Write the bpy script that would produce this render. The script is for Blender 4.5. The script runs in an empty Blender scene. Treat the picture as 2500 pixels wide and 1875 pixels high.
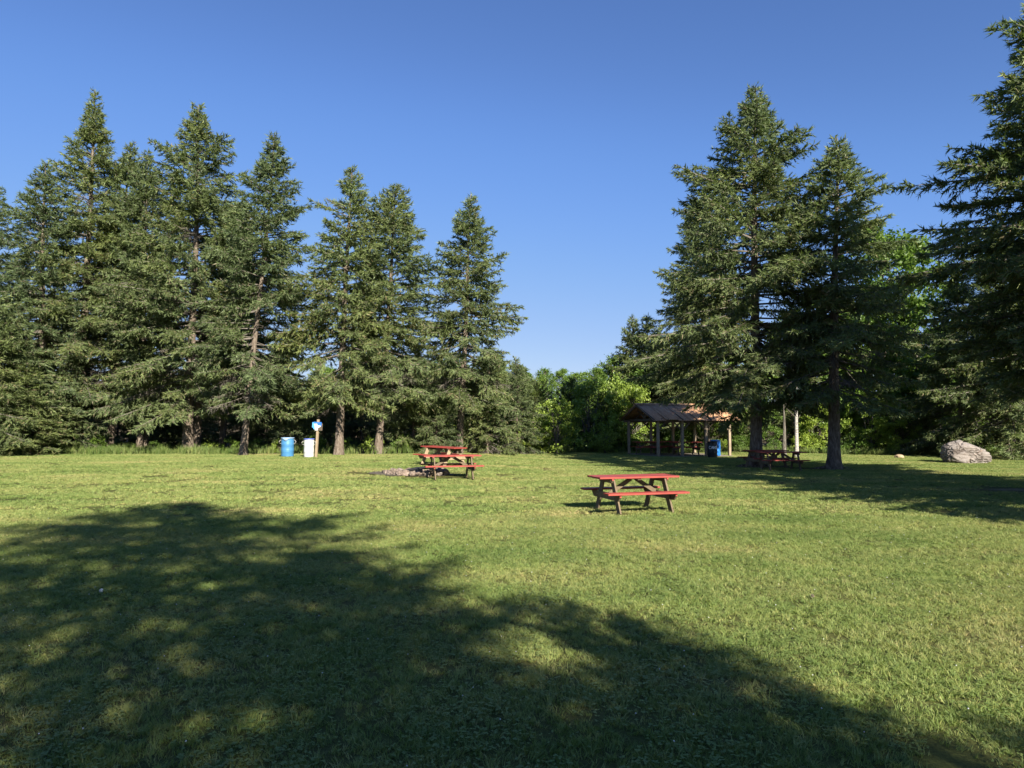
import bpy, bmesh, math, random
import numpy as np
from mathutils import Vector, Matrix, noise as mnoise

PI = math.pi
R_ = math.radians
scene = bpy.context.scene
col = scene.collection

# ------------------------------------------------------------------ camera
EYE = 1.85
PITCH = R_(3.33)
FPX = 1690.0
cam_d = bpy.data.cameras.new('camera')
cam = bpy.data.objects.new('camera', cam_d)
col.objects.link(cam)
cam.location = (0, 0, EYE)
cam.rotation_euler = (PI / 2 + PITCH, 0, 0)
cam_d.sensor_width = 36
cam_d.lens = 36 * FPX / 2500
cam_d.clip_start = 0.05
cam_d.clip_end = 2000
scene.camera = cam

# ------------------------------------------------------------------ light
SUN_EL = R_(29.0)
SH = (-0.385, 0.9229)              # horizontal direction in which shadows fall
sun_dir = Vector((-SH[0] * math.cos(SUN_EL), -SH[1] * math.cos(SUN_EL), math.sin(SUN_EL)))
world = bpy.data.worlds.new('World')
scene.world = world
world.use_nodes = True
wn = world.node_tree.nodes
wl = world.node_tree.links
wn.clear()
sky = wn.new('ShaderNodeTexSky')
sky.sky_type = 'NISHITA'
sky.sun_disc = False
sky.sun_elevation = SUN_EL
sky.sun_rotation = math.atan2(-SH[0], -SH[1])
sky.altitude = 0
sky.air_density = 1.0
sky.dust_density = 0.0
sky.ozone_density = 6.0
EXPO = 1.30
bg = wn.new('ShaderNodeBackground')
bg.inputs[1].default_value = 0.1
wo = wn.new('ShaderNodeOutputWorld')
# the whole sky goes through one soft response curve, so that it pales gently towards the horizon
k1 = wn.new('ShaderNodeVectorMath'); k1.operation = 'SCALE'; k1.inputs['Scale'].default_value = 0.1 * 2 ** 0.7 / 2
crv = wn.new('ShaderNodeRGBCurve')
k2 = wn.new('ShaderNodeVectorMath'); k2.operation = 'SCALE'; k2.inputs['Scale'].default_value = 2 / (0.1 * 2 ** EXPO)
for ci, pts_ in ((0, [(.061, .0535), (.094, .0855), (.27, .205), (1, .50)]), (1, [(.129, .1155), (.193, .178), (.48, .305), (1, .48)]), (2, [(.273, .289), (.39, .41), (.60, .46), (1, .50)])):
    cu = crv.mapping.curves[ci]
    cu.points[1].location = pts_[-1]
    for p_ in pts_[:-1]: cu.points.new(*p_)
crv.mapping.update()
wl.new(sky.outputs[0], k1.inputs[0]); wl.new(k1.outputs[0], crv.inputs['Color'])
wl.new(crv.outputs[0], k2.inputs[0]); wl.new(k2.outputs[0], bg.inputs[0])
wl.new(bg.outputs[0], wo.inputs[0])

sd = bpy.data.lights.new('sun', 'SUN')
sd.energy = 5.0
sd.angle = R_(0.45)
sd.color = (1.0, 0.93, 0.80)
so = bpy.data.objects.new('sun', sd)
col.objects.link(so)
so.rotation_euler = sun_dir.to_track_quat('Z', 'Y').to_euler()
so.location = (10, -20, 30)

scene.view_settings.view_transform = 'Standard'
scene.view_settings.look = 'None'
scene.view_settings.exposure = EXPO
scene.view_settings.gamma = 1
scene.view_settings.use_curve_mapping = False

# ------------------------------------------------------------------ helpers
def ray(px, py, d):
    """world point at forward distance d seen at photograph pixel px,py"""
    u = (px - 1250) / FPX
    v = (937.5 - py) / FPX
    den = math.cos(PITCH) - v * math.sin(PITCH)
    return d * u / den, EYE + d * (math.sin(PITCH) + v * math.cos(PITCH)) / den

def sstep(a, b, x):
    t = np.clip((x - a) / (b - a), 0, 1)
    return t * t * (3 - 2 * t)

def gz(x, y):
    z = 0.30 * sstep(3, -5, x) * sstep(12, 30, y)
    z = z + 5.0 * sstep(65, 150, y) + 3.0 * sstep(30, -40, x) * sstep(80, 150, y)
    z = z + 0.015 * np.sin(x * 0.9 + 1) * np.sin(y * 0.7)
    return z

def gxy(px, d):
    x = d * (px - 1250) / FPX / (math.cos(PITCH) + 0.0)
    return x, d, float(gz(x, d))

def prop(o, label=None, cat=None, group=None, kind=None):
    if label: o['label'] = label
    if cat: o['category'] = cat
    if group: o['group'] = group
    if kind: o['kind'] = kind
    return o

def empty(name, loc=(0, 0, 0), rz=0.0):
    o = bpy.data.objects.new(name, None)
    o.empty_display_size = 0.2
    o.location = loc
    o.rotation_euler = (0, 0, rz)
    col.objects.link(o)
    return o

def link(name, me, parent=None):
    o = bpy.data.objects.new(name, me)
    col.objects.link(o)
    if parent: o.parent = parent
    return o

def copy_tree(o, parent=None):
    c = o.copy()
    col.objects.link(c)
    c.parent = parent
    for ch in list(o.children):
        copy_tree(ch, c)
    return c

def np_mesh(name, V, F, mats, attr=None, midx=None, smooth=False):
    """V (n,3), F (m,k) with constant k"""
    me = bpy.data.meshes.new(name)
    V = np.asarray(V, dtype=np.float32); F = np.asarray(F, dtype=np.int32)
    n, (m, k) = len(V), F.shape
    me.vertices.add(n); me.vertices.foreach_set('co', V.ravel())
    me.loops.add(m * k); me.loops.foreach_set('vertex_index', F.ravel())
    me.polygons.add(m)
    me.polygons.foreach_set('loop_start', np.arange(m, dtype=np.int32) * k)
    me.polygons.foreach_set('loop_total', np.full(m, k, dtype=np.int32))
    if midx is not None: me.polygons.foreach_set('material_index', np.asarray(midx, dtype=np.int32))
    if smooth: me.polygons.foreach_set('use_smooth', np.ones(m, dtype=bool))
    me.update(calc_edges=True)
    for mt in mats: me.materials.append(mt)
    if attr is not None:
        a = me.attributes.new('rnd', 'FLOAT', 'POINT')
        a.data.foreach_set('value', np.asarray(attr, dtype=np.float32))
    return me

def bm_mesh(name, bm, mats, bevel=0.0, smooth=False):
    if bevel:
        bmesh.ops.bevel(bm, geom=[e for e in bm.edges], offset=bevel, segments=1, affect='EDGES', clamp_overlap=True)
    me = bpy.data.meshes.new(name)
    bm.to_mesh(me); bm.free()
    for mt in (mats if isinstance(mats, (list, tuple)) else [mats]): me.materials.append(mt)
    if smooth:
        for p in me.polygons: p.use_smooth = True
    return me

def add_box(bm, c, s, rot=None):
    """box centred at c, full size s, optional 3x3 rotation"""
    M = Matrix.Translation(Vector(c))
    if rot is not None: M = M @ rot.to_4x4()
    M = M @ Matrix.Diagonal(Vector((s[0], s[1], s[2], 1)))
    return bmesh.ops.create_cube(bm, size=1.0, matrix=M)['verts']

def box_part(name, c, s, mat, parent, rot=None, bevel=0.004, mesh=None):
    bm = bmesh.new(); add_box(bm, c, s, rot)
    return link(name, bm_mesh(name, bm, mat, bevel), parent)

def board_between(name, a, b, w, t, side, mat, parent, bevel=0.004):
    """board from a to b, width w in-plane, thickness t along 'side'"""
    a, b = Vector(a), Vector(b)
    z = (b - a).normalized(); x = Vector(side).normalized(); y = z.cross(x).normalized()
    x = y.cross(z)
    rot = Matrix((x, y, z)).transposed()
    return box_part(name, (a + b) / 2, (t, w, (b - a).length), mat, parent, rot, bevel)

def tube_arrays(P, rad, sides=6):
    """P (n,3) path, rad (n,), returns V,F quads"""
    P = np.asarray(P, float); n = len(P)
    T = np.gradient(P, axis=0); T /= np.linalg.norm(T, axis=1)[:, None] + 1e-9
    ref = np.array([0.0, 0.0, 1.0]) if abs(T[0, 2]) < 0.8 else np.array([1.0, 0.0, 0.0])
    A = np.cross(T, ref); A /= np.linalg.norm(A, axis=1)[:, None] + 1e-9
    B = np.cross(T, A)
    th = np.arange(sides) / sides * 2 * PI
    V = P[:, None, :] + np.asarray(rad)[:, None, None] * (np.cos(th)[None, :, None] * A[:, None, :] + np.sin(th)[None, :, None] * B[:, None, :])
    i = np.arange(n - 1)[:, None] * sides; j = np.arange(sides)[None, :]; j2 = (j + 1) % sides
    F = np.stack([i + j, i + j2, i + sides + j2, i + sides + j], -1).reshape(-1, 4)
    return V.reshape(-1, 3), F

class Acc:
    def __init__(s): s.V = []; s.F = []; s.A = []; s.n = 0
    def add(s, V, F, a=0.5):
        s.V.append(V); s.F.append(F + s.n); s.n += len(V)
        s.A.append(np.full(len(V), a) if np.isscalar(a) else a)
    def mesh(s, name, mats, smooth=False):
        return np_mesh(name, np.concatenate(s.V), np.concatenate(s.F), mats, np.concatenate(s.A), smooth=smooth)

# ------------------------------------------------------------------ materials
def mat_new(name):
    m = bpy.data.materials.new(name); m.use_nodes = True
    nt = m.node_tree; nt.nodes.clear()
    out = nt.nodes.new('ShaderNodeOutputMaterial')
    return m, nt, out

def N(nt, t, **kw):
    n = nt.nodes.new(t)
    for k, v in kw.items():
        if k.startswith('i_'):
            key = k[2:]
            n.inputs[int(key) if key.isdigit() else key.replace('_', ' ')].default_value = v
        else: setattr(n, k, v)
    return n

def ramp(nt, fac, stops):
    r = nt.nodes.new('ShaderNodeValToRGB')
    cr = r.color_ramp
    while len(cr.elements) > 1: cr.elements.remove(cr.elements[-1])
    cr.elements[0].position = stops[0][0]; cr.elements[0].color = (*stops[0][1], 1)
    for p, c in stops[1:]:
        e = cr.elements.new(p); e.color = (*c, 1)
    nt.links.new(fac, r.inputs[0])
    return r.outputs[0]

def mix(nt, fac, a, b, mode='MIX'):
    n = nt.nodes.new('ShaderNodeMix'); n.data_type = 'RGBA'; n.blend_type = mode
    for s, v in ((n.inputs[0], fac), (n.inputs[6], a), (n.inputs[7], b)):
        if isinstance(v, bpy.types.NodeSocket): nt.links.new(v, s)
        elif isinstance(v, (int, float)): s.default_value = v
        else: s.default_value = (*v, 1)
    return n.outputs[2]

def noise(nt, vec, scale, detail=4, rough=0.55, dist=0.0):
    n = N(nt, 'ShaderNodeTexNoise'); n.inputs['Scale'].default_value = scale
    n.inputs['Detail'].default_value = detail; n.inputs['Roughness'].default_value = rough
    n.inputs['Distortion'].default_value = dist
    nt.links.new(vec, n.inputs['Vector'])
    return n.outputs['Fac']

def mapped(nt, src, scale):
    m = N(nt, 'ShaderNodeMapping'); m.inputs['Scale'].default_value = scale
    nt.links.new(src, m.inputs['Vector'])
    return m.outputs[0]

def maprange(nt, v, a, b, c, d, smooth=False):
    m = N(nt, 'ShaderNodeMapRange'); nt.links.new(v, m.inputs[0])
    if smooth: m.interpolation_type = 'SMOOTHSTEP'
    for i, q in enumerate((a, b, c, d)): m.inputs[i + 1].default_value = q
    return m.outputs[0]

def bump(nt, h, strength, dist=0.02):
    b = N(nt, 'ShaderNodeBump'); b.inputs['Strength'].default_value = strength; b.inputs['Distance'].default_value = dist
    nt.links.new(h, b.inputs['Height'])
    return b.outputs[0]

def principled(nt, out, base, rough=0.8, nrm=None, spec=0.3, metal=0.0):
    p = N(nt, 'ShaderNodeBsdfPrincipled')
    if isinstance(base, bpy.types.NodeSocket): nt.links.new(base, p.inputs['Base Color'])
    else: p.inputs['Base Color'].default_value = (*base, 1)
    if isinstance(rough, bpy.types.NodeSocket): nt.links.new(rough, p.inputs['Roughness'])
    else: p.inputs['Roughness'].default_value = rough
    p.inputs['Specular IOR Level'].default_value = spec
    p.inputs['Metallic'].default_value = metal
    if nrm is not None: nt.links.new(nrm, p.inputs['Normal'])
    nt.links.new(p.outputs[0], out.inputs[0])
    return p

def leaf_mat(name, stops, trans=0.25, rough=0.55, hue_scale=0.35, spec=0.25, tcol=(1.1, 1.25, 0.5)):
    m, nt, out = mat_new(name)
    at = N(nt, 'ShaderNodeAttribute', attribute_name='rnd')
    oi = N(nt, 'ShaderNodeObjectInfo')
    geo = N(nt, 'ShaderNodeNewGeometry')
    c = ramp(nt, at.outputs['Fac'], stops)
    n = noise(nt, geo.outputs['Position'], hue_scale, 3)
    c2 = mix(nt, maprange(nt, n, 0.35, 0.65, 0.0, 0.55), c, mix(nt, 1.0, c, (1.25, 1.1, 0.75), 'MULTIPLY'))
    c3 = mix(nt, 1.0, c2, ramp(nt, oi.outputs['Random'], [(0, (0.82, 0.86, 0.9)), (1, (1.15, 1.12, 1.0))]), 'MULTIPLY')
    p = N(nt, 'ShaderNodeBsdfPrincipled'); nt.links.new(c3, p.inputs['Base Color'])
    p.inputs['Roughness'].default_value = rough; p.inputs['Specular IOR Level'].default_value = spec
    t = N(nt, 'ShaderNodeBsdfTranslucent')
    nt.links.new(mix(nt, 1.0, c3, tcol, 'MULTIPLY'), t.inputs[0])
    ms = N(nt, 'ShaderNodeMixShader'); ms.inputs[0].default_value = trans
    nt.links.new(p.outputs[0], ms.inputs[1]); nt.links.new(t.outputs[0], ms.inputs[2])
    nt.links.new(ms.outputs[0], out.inputs[0])
    return m

M = {}
M['needles'] = leaf_mat('spruce_needles', [(0, (0.066, 0.092, 0.046)), (0.5, (0.138, 0.184, 0.080)), (0.86, (0.215, 0.270, 0.120)), (0.93, (0.20, 0.175, 0.115)), (1, (0.23, 0.195, 0.135))], 0.30, 0.5)
M['pine'] = leaf_mat('pine_needles', [(0, (0.055, 0.088, 0.028)), (0.6, (0.115, 0.165, 0.045)), (1, (0.17, 0.21, 0.07))], 0.15, 0.5)
M['leaf'] = leaf_mat('broad_leaves', [(0, (0.055, 0.105, 0.020)), (0.5, (0.115, 0.195, 0.038)), (1, (0.180, 0.270, 0.065))], 0.36, 0.45, spec=0.35)
M['leaf_bright'] = leaf_mat('bright_leaves', [(0, (0.14, 0.21, 0.035)), (0.5, (0.22, 0.31, 0.06)), (1, (0.30, 0.39, 0.10))], 0.35, 0.45, spec=0.35)

# --- grass: field colour shared by the blades and the soil sheet
def field_color(nt, pos):
    big = noise(nt, mapped(nt, pos, (0.30, 0.55, 1)), 1.0, 4, 0.55, 0.4)
    mid = noise(nt, mapped(nt, pos, (1.5, 3.0, 1)), 1.0, 4, 0.6)
    c = ramp(nt, big, [(0.30, (0.130, 0.188, 0.055)), (0.44, (0.198, 0.248, 0.084)), (0.57, (0.262, 0.278, 0.110)), (0.70, (0.345, 0.305, 0.152))])
    c = mix(nt, maprange(nt, mid, 0.36, 0.66, 0, 0.6), c, (0.252, 0.276, 0.108))
    # mowing bands running across the view
    band = N(nt, 'ShaderNodeTexWave'); band.wave_type = 'BANDS'; band.bands_direction = 'Y'
    band.inputs['Scale'].default_value = 0.16; band.inputs['Distortion'].default_value = 1.6
    band.inputs['Detail'].default_value = 2
    band.inputs['Detail Scale'].default_value = 0.6
    nt.links.new(pos, band.inputs['Vector'])
    c = mix(nt, 1.0, c, ramp(nt, band.outputs['Fac'], [(0, (0.93, 0.95, 0.93)), (1, (1.07, 1.05, 1.04))]), 'MULTIPLY')
    return c

def blade_mat(name, tall=False):
    m, nt, out = mat_new(name)
    geo = N(nt, 'ShaderNodeNewGeometry')
    at = N(nt, 'ShaderNodeAttribute', attribute_name='rnd')
    if tall: c = ramp(nt, noise(nt, geo.outputs['Position'], 0.8, 3), [(0.3, (0.10, 0.15, 0.04)), (0.7, (0.18, 0.21, 0.08))])
    else: c = field_color(nt, geo.outputs['Position'])
    v = ramp(nt, at.outputs['Fac'], [(0, (0.42, 0.55, 0.38)), (0.40, (0.96, 1.06, 0.85)), (0.70, (1.34, 1.28, 1.14)), (0.88, (1.70, 1.45, 1.50)), (1, (2.0, 1.6, 1.9))])
    c = mix(nt, 1.0, c, v, 'MULTIPLY')
    p = N(nt, 'ShaderNodeBsdfPrincipled'); nt.links.new(c, p.inputs['Base Color'])
    p.inputs['Roughness'].default_value = 0.5; p.inputs['Specular IOR Level'].default_value = 0.25
    t = N(nt, 'ShaderNodeBsdfTranslucent'); nt.links.new(mix(nt, 1.0, c, (1.1, 1.2, 0.5), 'MULTIPLY'), t.inputs[0])
    ms = N(nt, 'ShaderNodeMixShader'); ms.inputs[0].default_value = 0.3
    nt.links.new(p.outputs[0], ms.inputs[1]); nt.links.new(t.outputs[0], ms.inputs[2])
    nt.links.new(ms.outputs[0], out.inputs[0])
    return m
M['blade'] = blade_mat('grass_blades')
M['tall'] = blade_mat('tall_grass_blades', True)

def ground_mat():
    m, nt, out = mat_new('turf_soil')
    geo = N(nt, 'ShaderNodeNewGeometry'); pos = geo.outputs['Position']
    c = mix(nt, 1.0, field_color(nt, pos), (0.40, 0.37, 0.32), 'MULTIPLY')
    fine = noise(nt, pos, 40, 3, 0.7)
    c = mix(nt, 1.0, c, ramp(nt, fine, [(0.3, (0.6, 0.62, 0.6)), (0.7, (1.3, 1.28, 1.2))]), 'MULTIPLY')
    at = N(nt, 'ShaderNodeAttribute', attribute_name='wood')
    edge = N(nt, 'ShaderNodeMath', operation='ADD'); nt.links.new(at.outputs['Fac'], edge.inputs[0])
    nn = maprange(nt, noise(nt, pos, 1.2, 4, 0.7), 0, 1, -0.4, 0.4); nt.links.new(nn, edge.inputs[1])
    fl = ramp(nt, noise(nt, pos, 6, 5, 0.7), [(0.35, (0.035, 0.028, 0.016)), (0.65, (0.10, 0.078, 0.045))])
    c = mix(nt, maprange(nt, edge.outputs[0], 0.4, 0.6, 0, 1), c, fl)
    # bare earth
    at2 = N(nt, 'ShaderNodeAttribute', attribute_name='dirt')
    e2 = N(nt, 'ShaderNodeMath', operation='ADD'); nt.links.new(at2.outputs['Fac'], e2.inputs[0])
    nn2 = maprange(nt, noise(nt, pos, 4, 4, 0.7), 0, 1, -0.35, 0.35); nt.links.new(nn2, e2.inputs[1])
    c = mix(nt, maprange(nt, e2.outputs[0], 0.35, 0.7, 0, 1), c, ramp(nt, fine, [(0.3, (0.16, 0.12, 0.08)), (0.7, (0.32, 0.25, 0.17))]))
    principled(nt, out, c, 0.95, bump(nt, noise(nt, pos, 25, 5, 0.75), 0.8, 0.03), 0.1)
    return m
M['ground'] = ground_mat()

def bark_mat(name, a, b, c_, sc=(9, 9, 2.2)):
    m, nt, out = mat_new(name)
    tc = N(nt, 'ShaderNodeTexCoord'); v = mapped(nt, tc.outputs['Object'], sc)
    n1 = noise(nt, v, 1.6, 6, 0.7, 0.6)
    c = ramp(nt, n1, [(0.30, a), (0.5, b), (0.68, c_)])
    n2 = noise(nt, tc.outputs['Object'], 1.1, 2)
    c = mix(nt, maprange(nt, n2, 0.4, 0.7, 0, 0.5), c, mix(nt, 1.0, c, (0.75, 0.80, 0.72), 'MULTIPLY'))
    principled(nt, out, c, 0.9, bump(nt, n1, 1.0, 0.05), 0.1)
    return m
M['bark'] = bark_mat('spruce_bark', (0.055, 0.042, 0.032), (0.16, 0.125, 0.097), (0.31, 0.26, 0.21))
M['twig'] = bark_mat('dead_twigs', (0.08, 0.065, 0.052), (0.15, 0.13, 0.11), (0.24, 0.215, 0.19), (3, 3, 3))
M['bark2'] = bark_mat('grey_bark', (0.05, 0.042, 0.034), (0.13, 0.115, 0.095), (0.24, 0.22, 0.19))
M['birch'] = bark_mat('birch_bark', (0.10, 0.09, 0.08), (0.42, 0.39, 0.35), (0.55, 0.52, 0.48), (3, 3, 14))

def wood_mat(name, lo, hi, rough=0.75, grain=(2.5, 40, 40), paint=None, spec=0.25):
    m, nt, out = mat_new(name)
    tc = N(nt, 'ShaderNodeTexCoord'); v = mapped(nt, tc.outputs['Object'], grain)
    n1 = noise(nt, v, 1.0, 4, 0.65, 0.3)
    n2 = noise(nt, tc.outputs['Object'], 3.0, 4, 0.6)
    c = mix(nt, n1, lo, hi)
    c = mix(nt, 1.0, c, ramp(nt, n2, [(0.3, (0.78, 0.78, 0.76)), (0.7, (1.15, 1.13, 1.1))]), 'MULTIPLY')
    if paint:
        worn = noise(nt, v, 2.2, 5, 0.75)
        c = mix(nt, maprange(nt, worn, 0.66, 0.74, 0, 0.7), c, paint)
    principled(nt, out, c, rough, bump(nt, n1, 0.35, 0.004), spec)
    return m
M['red'] = wood_mat('red_paint', (0.26, 0.040, 0.030), (0.35, 0.066, 0.048), 0.55, paint=(0.22, 0.12, 0.085), spec=0.4)
M['wood'] = wood_mat('weathered_lumber', (0.095, 0.072, 0.044), (0.21, 0.16, 0.105), 0.85, grain=(14, 14, 14))
M['wood_pale_and_lit'] = wood_mat('pale_and_sunlit_lumber', (0.28, 0.21, 0.13), (0.40, 0.31, 0.20), 0.8, grain=(14, 14, 14))
M['post'] = wood_mat('grey_post_wood', (0.20, 0.16, 0.115), (0.36, 0.29, 0.21), 0.85, grain=(30, 30, 2))
M['pole'] = wood_mat('sign_post_wood', (0.25, 0.19, 0.12), (0.37, 0.29, 0.20), 0.8, grain=(30, 30, 2))

def plain(name, c, rough=0.5, spec=0.4, var=0.12, metal=0.0, sc=6):
    m, nt, out = mat_new(name)
    tc = N(nt, 'ShaderNodeTexCoord')
    n = noise(nt, tc.outputs['Object'], sc, 5, 0.65)
    a = tuple(v * (1 - var) for v in c); b = tuple(min(1, v * (1 + var)) for v in c)
    principled(nt, out, ramp(nt, n, [(0.3, a), (0.7, b)]), rough, bump(nt, n, 0.15, 0.01), spec, metal)
    return m
M['blue'] = plain('blue_plastic', (0.055, 0.19, 0.37), 0.5)
M['blue2'] = plain('deep_blue_plastic', (0.03, 0.20, 0.62), 0.45)
M['whiteplastic'] = plain('white_plastic', (0.50, 0.50, 0.475), 0.5, var=0.07)
M['paleblue'] = plain('pale_blue_plastic', (0.24, 0.36, 0.50), 0.5)
M['navy'] = plain('navy_rim', (0.09, 0.13, 0.42), 0.45)
M['black'] = plain('black_plastic', (0.022, 0.022, 0.024), 0.45)
M['rope'] = plain('rope', (0.38, 0.36, 0.32), 0.9, 0.1)
M['whitepaint'] = plain('white_paint', (0.58, 0.58, 0.56), 0.6, var=0.06)
M['letter'] = plain('lettering_paint', (0.80, 0.80, 0.78), 0.6, var=0.05)
M['signblue'] = plain('sign_blue', (0.035, 0.16, 0.52), 0.45)
M['skyblue'] = plain('sign_light_blue', (0.10, 0.38, 0.78), 0.45)
M['steel'] = plain('dull_steel', (0.25, 0.24, 0.22), 0.5, 0.5, metal=0.8)
M['concrete'] = plain('concrete', (0.24, 0.21, 0.17), 0.9, 0.1, sc=3)
M['ash'] = plain('ash_and_soot', (0.115, 0.100, 0.080), 1.0, 0.0, var=0.5, sc=9)
M['darkwood'] = wood_mat('dark_rafter_wood', (0.075, 0.058, 0.042), (0.16, 0.125, 0.09), 0.85, grain=(10, 10, 10))

def rust_mat():
    m, nt, out = mat_new('rusty_sheet_metal')
    tc = N(nt, 'ShaderNodeTexCoord')
    n1 = noise(nt, mapped(nt, tc.outputs['Object'], (6, 1.2, 1.2)), 1.0, 6, 0.7, 0.4)
    c = ramp(nt, n1, [(0.3, (0.28, 0.14, 0.08)), (0.5, (0.44, 0.245, 0.135)), (0.64, (0.50, 0.33, 0.20)), (0.75, (0.44, 0.39, 0.33))])
    principled(nt, out, c, 0.75, bump(nt, n1, 0.2, 0.01), 0.3)
    return m
M['rust'] = rust_mat()

def rock_mat(name, stops, sc=1.0):
    m, nt, out = mat_new(name)
    tc = N(nt, 'ShaderNodeTexCoord'); o = tc.outputs['Object']
    oi = N(nt, 'ShaderNodeObjectInfo')
    n1 = noise(nt, mapped(nt, o, (1.2 * sc, 1.2 * sc, 3.2 * sc)), 1.3, 7, 0.62, 1.2)
    c = ramp(nt, n1, stops)
    n2 = noise(nt, o, 28 * sc, 4, 0.7)
    c = mix(nt, 1.0, c, ramp(nt, n2, [(0.3, (0.72, 0.72, 0.72)), (0.7, (1.2, 1.2, 1.2))]), 'MULTIPLY')
    vor = N(nt, 'ShaderNodeTexVoronoi', feature='DISTANCE_TO_EDGE'); vor.inputs['Scale'].default_value = 1.4 * sc
    dn = N(nt, 'ShaderNodeTexNoise'); dn.inputs['Scale'].default_value = 1.6 * sc; nt.links.new(o, dn.inputs['Vector'])
    nt.links.new(mix(nt, 0.4, o, dn.outputs['Color']), vor.inputs['Vector'])
    crack = maprange(nt, vor.outputs['Distance'], 0.0, 0.035, 0.0, 1.0)
    c = mix(nt, crack, mix(nt, 1.0, c, (0.45, 0.42, 0.4), 'MULTIPLY'), c)
    c = mix(nt, 1.0, c, ramp(nt, oi.outputs['Random'], [(0, (0.80, 0.76, 0.72)), (0.5, (1.05, 0.95, 0.88)), (1, (1.12, 1.12, 1.10))]), 'MULTIPLY')
    h = N(nt, 'ShaderNodeMath', operation='ADD'); nt.links.new(n1, h.inputs[0]); nt.links.new(crack, h.inputs[1])
    principled(nt, out, c, 0.9, bump(nt, h.outputs[0], 0.6, 0.04), 0.2)
    return m
M['boulder'] = rock_mat('boulder_granite', [(0.28, (0.09, 0.08, 0.075)), (0.42, (0.185, 0.175, 0.165)), (0.55, (0.25, 0.245, 0.24)), (0.64, (0.22, 0.185, 0.16)), (0.76, (0.32, 0.305, 0.29))])
M['stone'] = rock_mat('field_stone', [(0.3, (0.13, 0.105, 0.085)), (0.5, (0.24, 0.20, 0.17)), (0.7, (0.38, 0.34, 0.30))], 3.0)

# ------------------------------------------------------------------ ground
DIRT = [(gxy(2480, 19.6)[0], 19.6, 1.4, 0.5), (gxy(2390, 3.72)[0], 3.72, 0.30, 0.16), (gxy(1842, 30.6)[0], 30.5, 1.3, 0.7), (gxy(2040, 28.6)[0], 28.6, 0.9, 0.5)]
PIT = (-3.2, 23.3)
def lawn_edge(x):
    return np.interp(x, [-60, -6, -1, 4, 14, 22, 60], [36.0, 35.8, 40.5, 46.0, 46.0, 41.5, 38])

def build_ground():
    xs = np.concatenate([np.linspace(-300, -50, 12)[:-1], np.linspace(-50, -9, 52)[:-1], np.linspace(-9, 9, 60)[:-1], np.linspace(9, 50, 52)[:-1], np.linspace(50, 300, 12)])
    ys = np.concatenate([np.linspace(-80, 1, 20)[:-1], np.linspace(1, 14, 60)[:-1], np.linspace(14, 60, 80)[:-1], np.linspace(60, 200, 40)[:-1], np.linspace(200, 900, 10)])
    X, Y = np.meshgrid(xs, ys)
    Z = gz(X, Y)
    V = np.stack([X, Y, Z], -1).reshape(-1, 3)
    nx, ny = len(xs), len(ys)
    i = np.arange(ny - 1)[:, None] * nx + np.arange(nx - 1)[None, :]
    F = np.stack([i, i + 1, i + nx + 1, i + nx], -1).reshape(-1, 4)
    me = np_mesh('ground', V, F, [M['ground']], smooth=True)
    a = me.attributes.new('wood', 'FLOAT', 'POINT')
    w = np.clip((V[:, 1] - lawn_edge(V[:, 0])) / 2.0 + 0.5, 0, 1)
    a.data.foreach_set('value', w.astype(np.float32))
    b = me.attributes.new('dirt', 'FLOAT', 'POINT')
    dd = np.zeros(len(V))
    for x, y, rx, ry in DIRT:
        dd = np.maximum(dd, 1.0 - np.sqrt(((V[:, 0] - x) / rx / 1.4) ** 2 + ((V[:, 1] - y) / ry / 1.4) ** 2))
    b.data.foreach_set('value', np.clip(dd, 0, 1).astype(np.float32))
    o = link('ground', me)
    prop(o, 'mown green grass ground running back to the trees', kind='structure')
build_ground()

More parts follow.
